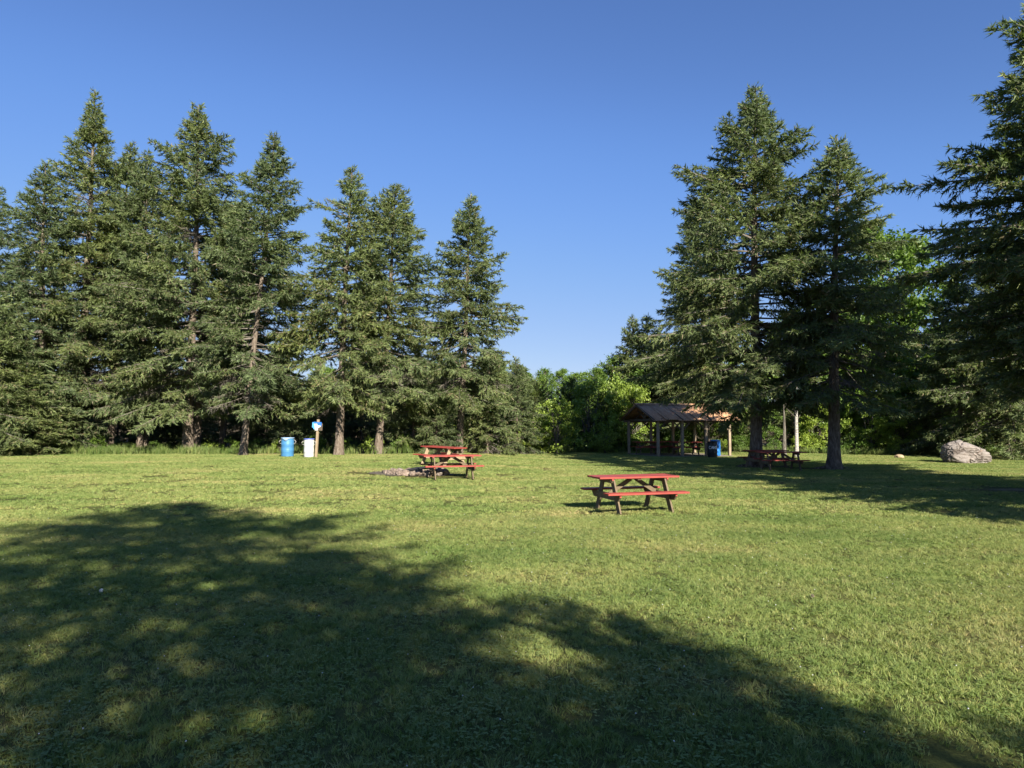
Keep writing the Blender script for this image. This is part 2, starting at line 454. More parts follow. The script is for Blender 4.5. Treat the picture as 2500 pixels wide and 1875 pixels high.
# ------------------------------------------------------------------ grass (nobody could count it)
def patch_mesh(name, seed, n, size, h0, h1, w, mat, lean=0.6, clover=0, flowers=0):
    r = np.random.default_rng(seed)
    nc = n // 14; ci = r.integers(0, nc, n)
    sp = size / 46 if size > .3 else size / 20
    x = r.uniform(-size / 2, size / 2, nc)[ci] + r.normal(0, sp, n); y = r.uniform(-size / 2, size / 2, nc)[ci] + r.normal(0, sp, n)
    th = r.uniform(0, 2 * PI, n); la = r.uniform(0, 2 * PI, nc)[ci] + r.normal(0, .7, n)
    h = r.uniform(h0, h1, n) * r.uniform(.72, 1.2, nc)[ci]; ln = r.uniform(0.1, lean, n) * h
    ww = w * r.uniform(0.6, 1.3, n)
    cx, sx = np.cos(th), np.sin(th)
    lx, ly = np.cos(la) * ln, np.sin(la) * ln
    z0 = -0.015
    base = np.stack([x, y, np.full(n, z0)], -1)
    side = np.stack([cx, sx, np.zeros(n)], -1) * ww[:, None] / 2
    mid = base + np.stack([lx * 0.35, ly * 0.35, h * 0.6], -1)
    tip = base + np.stack([lx, ly, h], -1)
    V = np.stack([base - side, base + side, mid + side * 0.8, mid - side * 0.8, tip], 1)
    rn = np.repeat(np.clip(r.beta(1.6, 2.2, nc)[ci] * .8 + r.uniform(0, .3, n), 0, 1), 5)
    V = V.reshape(-1, 3)
    k = np.arange(n) * 5
    F = [np.stack([k, k + 1, k + 2], -1), np.stack([k, k + 2, k + 3], -1), np.stack([k + 3, k + 2, k + 4], -1)]
    nv = len(V); Vs = [V]; A = [rn]
    if clover:
        c = r.uniform(-size / 2, size / 2, (clover, 2)); zc = r.uniform(h0 * 0.5, h1 * 0.8, clover)
        for j in range(3):
            a = r.uniform(0, 2 * PI, clover) ; s = r.uniform(0.008, 0.014, clover)
            d = np.stack([np.cos(a), np.sin(a), r.uniform(-.2, .3, clover)], -1) * s[:, None]
            e = np.stack([-np.sin(a), np.cos(a), r.uniform(-.2, .2, clover)], -1) * s[:, None] * 0.6
            o = np.concatenate([c, zc[:, None]], 1)
            Q = np.stack([o, o + d * 0.6 + e, o + d * 1.5, o + d * 0.6 - e], 1).reshape(-1, 3)
            q = np.arange(clover) * 4 + nv
            F += [np.stack([q, q + 1, q + 2], -1), np.stack([q, q + 2, q + 3], -1)]
            Vs.append(Q); A.append(np.full(len(Q), 0.35)); nv += len(Q)
    F = np.concatenate(F)
    mi = np.zeros(len(F), int)
    if flowers:
        Ff = []
        c = r.uniform(-size / 2, size / 2, (flowers, 2)); s = 0.0055
        for (fx, fy) in c:
            o = np.array([fx, fy, h1 * 0.95])
            Q = o + s * np.array([[1, 0, 0], [-1, 0, 0], [0, 1, 0], [0, -1, 0], [0, 0, 1], [0, 0, -1.]])
            T = np.array([[0, 2, 4], [2, 1, 4], [1, 3, 4], [3, 0, 4], [2, 0, 5], [1, 2, 5], [3, 1, 5], [0, 3, 5]]) + nv
            Vs.append(Q); A.append(np.full(6, 0.9)); nv += 6; Ff.append(T)
        Ff = np.concatenate(Ff); F = np.concatenate([F, Ff]); mi = np.concatenate([mi, np.ones(len(Ff), int)])
    return np_mesh(name, np.concatenate(Vs), F, [mat, M['whitepaint']], np.concatenate(A), mi)

def scatter(name, pts, patches, label, smin=0.85, smax=1.2):
    c = bpy.data.collections.new(name + '_sources')
    for i, me in enumerate(patches):
        o = bpy.data.objects.new('grass_tuft', me); c.objects.link(o)
    me = bpy.data.meshes.new(name)
    me.from_pydata([tuple(p) for p in pts], [], [])
    ob = link(name, me)
    ng = bpy.data.node_groups.new(name, 'GeometryNodeTree')
    ng.interface.new_socket('Geometry', in_out='INPUT', socket_type='NodeSocketGeometry')
    ng.interface.new_socket('Geometry', in_out='OUTPUT', socket_type='NodeSocketGeometry')
    gi = ng.nodes.new('NodeGroupInput'); go = ng.nodes.new('NodeGroupOutput')
    ip = ng.nodes.new('GeometryNodeInstanceOnPoints')
    ci = ng.nodes.new('GeometryNodeCollectionInfo'); ci.inputs[0].default_value = c
    ci.inputs[1].default_value = True; ci.inputs[2].default_value = True
    rr = ng.nodes.new('FunctionNodeRandomValue'); rr.data_type = 'FLOAT_VECTOR'
    rr.inputs[0].default_value = (0, 0, 0); rr.inputs[1].default_value = (0, 0, 2 * PI)
    rs = ng.nodes.new('FunctionNodeRandomValue'); rs.data_type = 'FLOAT'
    rs.inputs[2].default_value = smin; rs.inputs[3].default_value = smax; rs.inputs['Seed'].default_value = 5
    L = ng.links
    L.new(gi.outputs[0], ip.inputs['Points']); L.new(ci.outputs[0], ip.inputs['Instance'])
    ip.inputs['Pick Instance'].default_value = True
    L.new(rr.outputs[0], ip.inputs['Rotation']); L.new(rs.outputs[1], ip.inputs['Scale'])
    L.new(ip.outputs[0], go.inputs[0])
    md = ob.modifiers.new('scatter', 'NODES'); md.node_group = ng
    prop(ob, label, 'grass', kind='stuff')
    return ob

def grid_pts(y0, y1, step, seed, margin=1.5, keep=None):
    r = np.random.default_rng(seed)
    P = []
    ys = np.arange(y0, y1, step)
    for y in ys:
        hw = y * 0.76 + margin
        xs = np.arange(-hw, hw, step)
        P.append(np.stack([xs + r.uniform(-.35, .35, len(xs)) * step, y + r.uniform(-.35, .35, len(xs)) * step], -1))
    P = np.concatenate(P)
    ok = P[:, 1] < lawn_edge(P[:, 0]) + 0.3
    for x, y, rx, ry in DIRT:
        ok &= (((P[:, 0] - x) / (rx + step * .3)) ** 2 + ((P[:, 1] - y) / (ry + step * .3)) ** 2) > 1
    ok &= (((P[:, 0] - PIT[0] + 0.25) / 1.75) ** 2 + ((P[:, 1] - PIT[1]) / 1.0) ** 2) > 1
    u = (P[:, 0] - PAV[0]) * math.cos(PAV[2]) + (P[:, 1] - PAV[1]) * math.sin(PAV[2])
    v = -(P[:, 0] - PAV[0]) * math.sin(PAV[2]) + (P[:, 1] - PAV[1]) * math.cos(PAV[2])
    ok &= ~((u > -.3) & (u < 4.9) & (v > -.3) & (v < 4.5))
    P = P[ok]
    return np.concatenate([P, gz(P[:, 0], P[:, 1])[:, None]], 1)

PAV = (gxy(1605, 39.6)[0], 39.6, R_(14))     # near left post corner of the shelter, rotation
near_p = [patch_mesh('grass_tuft', 10 + i, 1900, 0.60, 0.020, 0.060, 0.0050, M['blade'], 1.4, clover=(60, 0, 240, 20, 0, 140)[i], flowers=(0, 0, 1, 0, 0, 1)[i]) for i in range(6)]
far_p = [patch_mesh('grass_tuft', 30 + i, 2300, 1.05, 0.020, 0.058, 0.0095, M['blade'], 1.4, flowers=0) for i in range(4)]
scatter('lawn_grass', grid_pts(2.2, 14.0, 0.41, 1), near_p, 'short mown lawn grass with clover in the foreground')
scatter('lawn_grass', grid_pts(14.0, 47.0, 0.80, 2), far_p, 'short mown lawn grass around the picnic tables')

def edge_pts():
    r = np.random.default_rng(9); P = []
    for _ in range(2600):
        x = r.uniform(-30, 30); e = float(lawn_edge(x))
        wide = 3.0 if x < -12 else 1.6
        y = e - 0.2 + r.uniform(0, wide)
        if x > -14.5 and r.random() < 0.6: continue
        if x > -14.5: y += .5
        P.append((x, y, float(gz(x, y))))
    return np.array(P)
tall_p = [patch_mesh('grass_tuft', 50 + i, 90, 0.5, 0.18, 0.62 - 0.08 * i, 0.016, M['tall'], 0.7) for i in range(4)]
scatter('tall_grass', edge_pts(), tall_p, 'tall unmown grass and weeds along the edge of the wood', 0.45, 1.0)
# raggy longer blades round post and tree feet
def ring_pts(spots):
    r = np.random.default_rng(4); P = []
    for x, y, rad, n in spots:
        for _ in range(n):
            a = r.uniform(0, 2 * PI); q = rad * r.uniform(0.9, 1.25)
            P.append((x + q * math.cos(a), y + q * math.sin(a), float(gz(x, y)) - 0.02))
    return np.array(P)
short_p = [patch_mesh('grass_tuft', 70 + i, 60, 0.22, 0.05, 0.13, 0.007, M['tall'], 0.8) for i in range(2)]
B1 = gxy(2351, 33.6)
scatter('long_grass', ring_pts([(B1[0] - .5, B1[1], .75, 30), (B1[0] + .5, B1[1], .8, 30), (*gxy(774, 33)[:2], .12, 6), (*gxy(705, 33)[:2], .34, 14), (*gxy(757, 33)[:2], .28, 12)]), short_p, 'ragged longer grass round the boulder and the barrels', 0.6, 1.1)

# ------------------------------------------------------------------ trees
def trunk_path(H, lean, rng, n=14, wob=0.08):
    t = np.linspace(0, 1, n)
    P = np.zeros((n, 3)); P[:, 2] = t * H
    ph = rng.uniform(0, 6, 2)
    P[:, 0] = lean * t + wob * np.sin(t * 6 + ph[0]) * t
    P[:, 1] = wob * np.sin(t * 5 + ph[1]) * t
    return t, P

def trunk_mesh(H, r0, lean, rng, mat, sides=12, n=14, wob=0.08, flare=0.5):
    t, P = trunk_path(H, lean, rng, n, wob)
    t2 = np.concatenate([[0, .012, .03, .06], t[1:]]) if flare else t
    P2 = np.stack([np.interp(t2, t, P[:, k]) for k in range(3)], -1)
    rad = r0 * (1 - t2) ** 0.85 + 0.012 + (r0 * flare * np.exp(-t2 * H / 0.28) if flare else 0)
    P2[0, 2] = -0.15
    V, F = tube_arrays(P2, rad, sides)
    V = V.reshape(len(P2), sides, 3)
    ang = rng.uniform(0, 6)
    for i in range(len(P2)):
        k = 0.16 * math.exp(-t2[i] * H / 0.4) + 0.04
        for j in range(sides):
            f = 1 + k * math.sin(j / sides * 2 * PI * 5 + ang) + rng.uniform(-.03, .03)
            V[i, j] = P2[i] + (V[i, j] - P2[i]) * f
    V = V.reshape(-1, 3); V[:sides, 2] = -0.2
    return np_mesh('trunk', V, F, [mat], np.full(len(V), .5), smooth=True), (t, P)

def unit(a): return a / (np.linalg.norm(a, axis=-1, keepdims=True) + 1e-9)

def spruce_meshes(seed, H, Rm, base, lean=0.0, r0=0.22, dens=1.0, mat='needles', ascend=0.0, sk=(0.20, 0.052), shape=0.7, dead=0.3, gap=0.16, full=0.72, one_side=None, droopy=1.0):
    rng = np.random.default_rng(seed)
    tm, (tt, TP) = trunk_mesh(H, r0, lean, rng, M['bark'])
    z = base; SV, SA = [], []; TV, TF, tn = [], [], 0; WV = []
    ph = rng.uniform(0, 6.28, 8)
    while z < H - 0.15:
        t = (z - base) / (H - base)
        nb = int(rng.integers(4, 8)) if t < 0.93 else 4
        a0 = rng.uniform(0, 6.28)
        for b in range(nb):
            if t < 0.9 and rng.random() < gap * 0.6: continue
            az = a0 + b * 6.283 / nb + rng.uniform(-.35, .35)
            zz = z + rng.uniform(-.15, .15)
            lump = 1 + 0.19 * math.sin(2 * az + ph[0] + zz * 1.1) + 0.15 * math.sin(3 * az + ph[1] - zz * 1.7) + 0.16 * math.sin(zz * 3.1 + ph[2] + az)
            prof = min(1.0, full + t * 1.6) * (1 - t) ** shape * (0.5 + 0.5 * min(1, (1 - t) / 0.22))
            L = (Rm * prof * lump * rng.uniform(0.78, 1.10) + 0.10 + 0.22 * min(1, (1 - t) * 4))
            if rng.random() < 0.06 and t < 0.45: L *= 1.15
            L = min(L, Rm * 1.12)
            if one_side is not None: L *= 1 + one_side[1] * math.cos(az - one_side[0])
            isdead = (t < 0.18 and rng.random() < dead * 0.55) or rng.random() < 0.03 * dead
            if isdead: L *= .72
            el = (0.75 * t ** 1.4 - 0.10 - 0.22 * (1 - t) ** 2 * droopy) + rng.uniform(-.12, .12) + ascend
            p0 = np.array([np.interp(zz, TP[:, 2], TP[:, 0]), np.interp(zz, TP[:, 2], TP[:, 1]), zz])
            nS = 6
            s = np.linspace(0, 1, nS) * L
            dh = np.array([math.cos(az), math.sin(az), 0])
            sag = -0.045 * droopy * s ** 2 / max(0.8, L) * 1.6 + 0.10 * L * np.clip((s / L - 0.72), 0, 1) ** 2 * 4
            yaw = rng.uniform(-.15, .15) * s ** 2 / max(L, .5)
            P = p0 + dh * (s * math.cos(el))[:, None]
            P[:, 2] += s * math.sin(el) + sag
            P += np.array([-dh[1], dh[0], 0]) * yaw[:, None]
            rb = (0.010 + 0.011 * L) * (1 - s / L * 0.85)
            V, F = tube_arrays(P[[0, 2, 3, 5]], rb[[0, 2, 3, 5]], 3); TV.append(V); TF.append(F + tn); tn += len(V)
            # secondary twigs
            nt_ = max(3, int(L / 0.066 * dens))
            start = 0.06 + (0.26 if t < 0.25 else 0.12) * min(1, L / 2)
            q = rng.uniform(start, 1.0, nt_) ** 0.9
            O = np.stack([np.interp(q * L, s, P[:, k]) for k in range(3)], -1)
            d = unit(np.stack([np.interp(q * L, s, np.gradient(P[:, k])) for k in range(3)], -1))
            sgn = np.where(rng.random(nt_) < .5, -1, 1)
            sa = sgn * rng.uniform(0.55, 1.15, nt_)
            side = np.cross(d, np.array([0, 0, 1.0])); side = unit(side)
            tl = np.clip(0.40 * (1 - q) * L + 0.14, 0.12, 0.85) * rng.uniform(0.6, 1.25, nt_)
            td = unit(d * np.cos(sa)[:, None] + side * np.sin(sa)[:, None] + np.stack([np.zeros(nt_), np.zeros(nt_), rng.uniform(-1.0, .22, nt_) * droopy + .1 * t], -1))
            # twig wood as thin folded quads
            w = np.cross(td, rng.normal(size=(nt_, 3))); w = unit(w) * 0.008
            e = O + td * (tl * 0.9)[:, None]
            WV.append(np.stack([O - w, O + w, e + w * .3, e - w * .3], 1).reshape(-1, 3))
            if isdead:
                for rep in range(3):
                    k = rng.integers(0, nt_, nt_); f = rng.uniform(.2, .9, nt_)
                    o2 = O[k] + td[k] * (tl[k] * f)[:, None]
                    d2 = unit(td[k] + rng.normal(size=(nt_, 3)) * .5) * rng.uniform(.12, .35, nt_)[:, None]
                    w = unit(np.cross(d2, rng.normal(size=(nt_, 3)))) * 0.006
                    WV.append(np.stack([o2 - w, o2 + w, o2 + d2 + w * .3, o2 + d2 - w * .3], 1).reshape(-1, 3))
                continue
            ns = np.maximum(2, (tl / 0.037 * dens).astype(int))
            idx = np.repeat(np.arange(nt_), ns); m = len(idx)
            f = rng.uniform(0.05, 1.0, m)
            o = O[idx] + td[idx] * (tl[idx] * f)[:, None]
            sd_ = unit(td[idx] * 0.9 + rng.normal(size=(m, 3)) * 0.42 + np.array([0, 0, -.10 * droopy + 0.30 * t + ascend * .6]))
            # and shoots on the leader of the branch
            nl = max(3, int(L / 0.034)); ql = rng.uniform(start * .8, 1, nl)
            ol = np.stack([np.interp(ql * L, s, P[:, k]) for k in range(3)], -1)
            dl = unit(np.stack([np.interp(ql * L, s, np.gradient(P[:, k])) for k in range(3)], -1) * 12 / L * .3 + rng.normal(size=(nl, 3)) * .45)
            o = np.concatenate([o, ol]); sd_ = np.concatenate([sd_, dl])
            m = len(o)
            ln = sk[0] * rng.uniform(.6, 1.3, m); wd = sk[1] * rng.uniform(.6, 1.25, m)
            ww = unit(np.cross(sd_, rng.normal(size=(m, 3)))) * (wd / 2)[:, None]
            SV.append(np.stack([o + ww, o + sd_ * ln[:, None], o - ww], 1).reshape(-1, 3))
            branch_tone = rng.uniform(-.16, .16)
            a = np.clip(rng.beta(2.2, 2.2, m) * 0.86 + branch_tone, 0, .86)
            brown = rng.random(m) < (0.10 if t < .45 else 0.04)
            a[brown] = rng.uniform(.9, 1, brown.sum())
            SA.append(np.repeat(a, 3))
        z += rng.uniform(0.23, 0.37) * (1.0 if t < .8 else .75)
    # leader
    k = 26; zz = rng.uniform(H - 1.1, H + .05, k)
    o = np.stack([np.full(k, lean), np.zeros(k), zz], -1); dd = unit(rng.normal(size=(k, 3)) * .6 + np.array([0, 0, .8]))
    w = unit(np.cross(dd, rng.normal(size=(k, 3)))) * .025
    SV.append(np.stack([o + w, o + dd * .2, o - w], 1).reshape(-1, 3)); SA.append(np.full(k * 3, .5))
    V = np.concatenate(SV); F = np.arange(len(V)).reshape(-1, 3)
    crown = np_mesh('crown', V, F, [M[mat]], np.concatenate(SA))
    W = np.concatenate(WV); FW = np.arange(len(W)).reshape(-1, 4) + tn
    BV = np.concatenate(TV + [W]); BF = np.concatenate(TF + [FW])
    br = np_mesh('branches', BV, BF, [M['twig']], np.full(len(BV), .5))
    return tm, br, crown

def leafy_meshes(seed, H, Rx, base, r0=0.12, nclump=40, leaves=420, ls=0.11, mat='leaf', bark='bark2', shape='round', stems=1, clump_r=0.55, lean=0):
    rng = np.random.default_rng(seed)
    A = Acc()
    tips = []
    for c in range(nclump):
        u = rng.uniform(0, 1) if shape != 'round' else rng.uniform(0, 1) ** .8
        az = rng.uniform(0, 6.28)
        if shape == 'cone': rr = Rx * (1 - u) ** .7 * rng.uniform(.3, 1.0)
        else: rr = Rx * math.sqrt(max(0.04, 1 - (2 * u - .75) ** 2 / 1.6)) * rng.uniform(.35, 1.0)
        tips.append((rr * math.cos(az) + lean * u, rr * math.sin(az), base + (H - base) * u * .96))
    tips = np.array(tips)
    V, F = tube_arrays(np.array([[0, 0, -.2], [0.02, 0, H * .3], [lean * .5, 0.03, H * .6], [lean, 0, H * .9]]), [r0 * 1.25, r0, r0 * .6, r0 * .15], 8)
    if stems == 1: tm = np_mesh('trunk', V, F, [M[bark]], np.full(len(V), .5), smooth=True)
    else:
        for k in range(stems):
            a = rng.uniform(0, 6.28); q = rng.uniform(.2, .7) * Rx
            V, F = tube_arrays(np.array([[0.1 * math.cos(a), .1 * math.sin(a), -.1], [q * .4 * math.cos(a), q * .4 * math.sin(a), H * .4], [q * math.cos(a), q * math.sin(a), H * .85]]), [r0, r0 * .7, r0 * .2], 5)
            A.add(V, F)
        tm = A.mesh('stems', [M[bark]])
    B = Acc()
    for p in tips:
        z0 = min(H * .85, max(base * .6, p[2] - np.hypot(p[0], p[1]) * .8))
        s = np.array([lean * z0 / H, 0, z0]); md = (s + p) / 2 + np.array([0, 0, .1])
        V, F = tube_arrays(np.array([s, md, p]), [r0 * .28 + .008, r0 * .16 + .006, .006], 4); B.add(V, F)
    br = B.mesh('branches', [M[bark]])
    SV = []; SA = []
    for p in tips:
        n = int(leaves * rng.uniform(.6, 1.3)); R = clump_r * rng.uniform(.65, 1.3)
        # sprays: a few sub-branches each with leaves along it
        ks = max(4, n // 14)
        sd = unit(rng.normal(size=(ks, 3)) * np.array([1, 1, .6])); sl = R * rng.uniform(.5, 1.2, ks)
        idx = rng.integers(0, ks, n); f = rng.uniform(.15, 1, n)
        o = p + sd[idx] * (sl[idx] * f)[:, None] + rng.normal(size=(n, 3)) * .05
        nrm = unit(rng.normal(size=(n, 3)) * .65 + np.array([0, 0, .4]) + sd[idx] * .5)
        d = unit(np.cross(nrm, rng.normal(size=(n, 3)))); w = np.cross(nrm, d)
        l = ls * rng.uniform(.6, 1.3, n); ww = l * .36
        SV.append(np.stack([o, o + d * (l * .5)[:, None] + w * ww[:, None], o + d * l[:, None] - nrm * (l * .15)[:, None], o + d * (l * .5)[:, None] - w * ww[:, None]], 1).reshape(-1, 3))
        a = np.clip(rng.beta(2, 2, n) + rng.uniform(-.15, .15), 0, 1); SA.append(np.repeat(a, 4))
    V = np.concatenate(SV)
    crown = np_mesh('crown', V, np.arange(len(V)).reshape(-1, 4), [M[mat]], np.concatenate(SA))
    return tm, br, crown

def plant(name, meshes, loc, rz, label, cat, group=None, scale=1.0, tilt=0.0):
    e = empty(name, loc, rz)
    e.scale = (scale,) * 3 if np.isscalar(scale) else scale
    e.rotation_euler = (0, tilt, rz)
    for me in meshes: link(me.name.split('.')[0], me, e)
    prop(e, label, cat, group)
    return e

ROW = 'spruces in the row along the left edge of the lawn'
def row_spruce(seed, pb, d, pt, py, R, base, label, group=ROW, r0=.22, name='spruce_tree', **kw):
    x, y, z = gxy(pb, d)
    xt, zt = ray(pt, py, d)
    ms = spruce_meshes(seed, zt - z, R, base, xt - x, r0, **kw)
    return plant(name, ms, (x, y, z), 0, label, 'tree', group)

row_spruce(1, 196, 39.5, 232, 222, 4.3, 2.9, 'tallest slender-tipped spruce of the left row, highest on that side', r0=.26, shape=.82, gap=.2)
row_spruce(2, 112, 37.5, 107, 396, 3.6, 0.6, 'broad spruce with branches to the ground at the far left of the row', r0=.24, full=.9, shape=.7, one_side=(PI, .2))
row_spruce(3, 272, 41.0, 320, 350, 2.9, 3.3, 'narrow-topped spruce just right of the tallest one in the left row', r0=.2, shape=.6)
row_spruce(4, 345, 39.5, 362, 368, 2.7, 3.5, 'thin spruce with two close slim trunks left of the widest spruce', r0=.16, shape=.6)
row_spruce(5, 462, 38.0, 488, 258, 4.5, 3.1, 'wide dense spruce with a thick pale trunk in the left row', r0=.27, dens=1.05, shape=.62, gap=.1)
row_spruce(7, 598, 35.0, 672, 328, 3.4, 3.0, 'sparse spruce leaning right beside the blue barrel', r0=.17, gap=.26, dead=.4, shape=.68)
row_spruce(8, 829, 35.0, 857, 410, 3.6, 3.0, 'open branched spruce right of the signpost', r0=.21, gap=.24, dead=.4, shape=.72)
row_spruce(9, 925, 36.5, 970, 450, 3.4, 3.1, 'dense rounded spruce with a bare lower trunk, second from the row\'s right end', r0=.19, shape=.58, gap=.1)
row_spruce(10, 1121, 38.0, 1152, 474, 3.2, 3.4, 'lone pointed spruce at the right end of the left row, open sky beside it', r0=.19, gap=.16, full=1.0, shape=.72)
pine = spruce_meshes(40, 15.0, 3.0, 3, .8, .18, mat='pine', ascend=.45, sk=(.30, .045), shape=.42, gap=.15, droopy=.2)
x, y, z = gxy(545, 42); plant('pine_tree', pine, (x, y, z), 1, 'soft-needled pine rising just right of and behind the widest left spruce', 'tree')
pinel = spruce_meshes(41, 5.2, 1.7, .5, .1, .09, mat='pine', ascend=.5, sk=(.22, .04), shape=.6, gap=.22, dens=.9, droopy=.1)
row_spruce(12, -45, 38, -26, 440, 2.8, 3, 'spruce cut off by the left edge of the photo', r0=.16, shape=.55, dens=.8)
row_spruce(14, -40, 34.5, -40, 690, 3.9, 0.1, 'low bushy spruce touching the ground at the left edge of the photo', r0=.2, full=1, gap=.04, shape=.6)

small = [spruce_meshes(60 + i, 6.0 + i * .8, 2.3, 0.15, 0.1, .10, full=1.0, gap=.1, shape=.65) for i in range(3)]
x, y, z = gxy(60, 35.0); plant('spruce_tree', small[2], (x, y, z), 1.2, 'low spruce with boughs on the ground at the lower left of the row', 'tree', None, (1.1, 1.1, .62))
x, y, z = gxy(95, 35.4); plant('spruce_tree', small[0], (x, y, z), 3.2, 'small spreading spruce left of the first bare trunk', 'tree', None, (.9, .9, .55))
RIGHT = 'tall spruces beside the picnic shelter'
row_spruce(20, 1842, 31.0, 1841, 208, 4.9, 3.5, 'tallest spruce right of the shelter, standing behind a dark picnic table', RIGHT, r0=.26, dead=.2, shape=.66, gap=.14, one_side=(PI, .08))
row_spruce(21, 1725, 47.0, 1702, 478, 3.8, 3.0, 'shorter spruce rising behind the right end of the shelter', RIGHT, r0=.2, shape=.55, gap=.08)
row_spruce(22, 2030, 29.0, 2040, 336, 3.8, 3.4, 'spruce with a dark bare trunk on the lawn left of the boulder', RIGHT, r0=.24, gap=.22, shape=.7)
big = spruce_meshes(23, 16.2, 5.8, 3.6, 0.0, .30, dead=.1, shape=.95, full=.5, dens=1.15, gap=.06, droopy=.7)
x, y, z = gxy(2660, 20.0); plant('spruce_tree', big, (x, y, z), .4, 'huge spruce at the right edge of the photo towering over the boulder', 'tree', RIGHT)
shd = spruce_meshes(24, 13.0, 4.3, 1.8, 0.0, .25, dead=.1, shape=.6, full=.95)
x, y, z = gxy(2345, 40.5); plant('spruce_tree', shd, (x, y, z), .4, 'dark shaded spruce right behind the boulder', 'tree', RIGHT, .82)
x, y, z = gxy(2460, 38); plant('spruce_tree', shd, (x, y, z), 2.4, 'dark shaded spruce behind the boulder near the photo edge', 'tree', RIGHT, .95)

# trees standing behind and beside the photographer; their shadows cross the lawn
sh1 = spruce_meshes(31, 17.0, 5.6, 5.5, 0, .13, gap=.38, dens=.8, shape=.58, full=.9, dead=.1)
BEH = 'spruces whose shadows fall on the lawn'
def shadow_tree(ms, H, tip, label, rz=0, sc=1.0, w=None):
    w = w or min(sc, 1.0)
    """base so that the tip's shadow lands on tip"""
    L = H * sc / math.tan(SUN_EL)
    x, y = tip[0] - SH[0] * L, tip[1] - SH[1] * L
    plant('spruce_tree', ms, (x, y, float(gz(x, y)) - .05), rz, label, 'tree', BEH, (w, w, sc))
shadow_tree(sh1, 17.0, (-7.6, 16.0), 'spruce behind the photographer casting the big shadow on the lawn', 0)
shadow_tree(sh1, 17.0, (-9.8, 10.2), 'spruce behind the photographer shading the bottom left of the lawn', 4.0, .80)
shadow_tree(sh1, 17.0, (-2.9, 10.1), 'spruce behind the photographer shading the bottom middle of the lawn', 2.2, .72, .62)
shadow_tree(sh1, 17.0, (0.3, 7.5), 'spruce behind the photographer shading the lawn right of the middle', 1.0, .44, .30)
shadow_tree(sh1, 17.0, (2.9, 4.5), 'slim spruce behind the photographer shading the bottom right corner', 5.0, .36, .25)
shadow_tree(shd, 13.0, (3.6, 37.6), 'tall spruce off to the right whose shadow reaches the shelter', 1.3, 1.25)
shadow_tree(shd, 13.0, (9.5, 34.0), 'spruce off to the right shading the lawn before the boulder', 3.3, 1.1)
shadow_tree(shd, 13.0, (11.5, 24.0), 'lower spruce off to the right shading the right lawn edge', 5.0, .75)

# ------------------------------------------------------------------ wood behind
WG = 'young spruces crowding the dark wood behind the left row'
rw = random.Random(3)
for i in range(17):
    x = -34 + i * 2.15 + rw.uniform(-.5, .5); y = rw.uniform(46, 50)
    if x > 0: y += 3
    plant('spruce_tree', small[i % 3], (x, y, float(gz(x, y))), rw.uniform(0, 6), 'young spruce crowded in the dark wood behind the left row', 'tree', WG, rw.uniform(.7, .95))
for i in range(15):
    x = -38 + i * 2.8 + rw.uniform(-.6, .6); y = rw.uniform(52, 57)
    plant('spruce_tree', small[(i + 1) % 3], (x, y, float(gz(x, y))), rw.uniform(0, 6), 'young spruce crowded in the dark wood behind the left row', 'tree', WG, rw.uniform(.85, 1.15))
# understorey spruces seen between the row and the middle gap
for px, d, sc, lab in ((715, 38.6, .62, 'small grey-green spruce filling the gap behind the signpost'),
                       (1010, 38.3, .80, 'small spruce between the two right trunks of the left row'),
                       (1065, 36.9, .62, 'small grey-green spruce behind the second picnic table'),
                       (1190, 39.3, .82, 'small spruce right of the lone pointed spruce'),
                       (1262, 41.5, .72, 'small spruce at the left of the middle gap'),
                       (650, 43.5, .75, 'small spruce behind the leaning trunk near the blue barrel'),
                       (775, 43.5, .7, 'small spruce behind the trunk right of the signpost')):
    x, y, z = gxy(px, d); plant('spruce_tree', small[px % 3], (x, y, z), px * .1, lab, 'tree', None, sc)

tree_l = [leafy_meshes(100 + i, 10.5, 3.2, 1.5, .14, 95, 200, .17, clump_r=.95) for i in range(2)]
sapling = [leafy_meshes(110 + i, 4.6, 1.7, .4, .05, 50, 170, .12, clump_r=.55, shape='cone' if i else 'round') for i in range(2)]
bright = leafy_meshes(120, 3.3, 1.75, .2, .04, 44, 190, .11, 'leaf_bright', clump_r=.5, stems=5)
bushm = [leafy_meshes(130 + i, 1.7, 1.1, .1, .018, 24, 130, .10, clump_r=.42, stems=5, mat=('leaf', 'leaf_bright', 'leaf')[i]) for i in range(3)]
x, y, z = gxy(1362, 43.2); plant('leafy_shrub', bright, (x, y, z), 0, 'bright yellow-green shrub in the middle gap left of the shelter', 'shrub', None, 1.05)
x, y, z = gxy(1478, 44.5); plant('leafy_shrub', bright, (x, y, z), 2, 'low yellow-green shrub against the left end of the shelter', 'shrub', None, (.55, .55, .42))
x, y, z = gxy(1505, 47.5); plant('leafy_shrub', bright, (x, y, z), 4, 'tall sunlit-tinted shrub between the bright shrub and the shelter', 'shrub', None, (1.1, 1.1, 1.55))  # bright leaf colour takes the place of sunlight on this shrub
x, y, z = gxy(1580, 50); plant('leafy_tree', tree_l[0], (x, y, z), 0, 'mid-green leafy tree behind the left half of the shelter', 'tree', None, (.85, .85, .64))
x, y, z = gxy(1520, 51); plant('leafy_tree', tree_l[1], (x, y, z), 0, 'light green leafy tree sloping down to the middle gap', 'tree', None, (.75, .75, .66))
x, y, z = gxy(1465, 48); plant('spruce_tree', small[1], (x, y, z), 0, 'dark young spruce left of the shelter', 'tree', None, .58)
x, y, z = gxy(1545, 50); plant('spruce_tree', small[2], (x, y, z), 1, 'pointed spruce peeping over the trees left of the shelter', 'tree', None, (1.0, 1.0, 1.28))
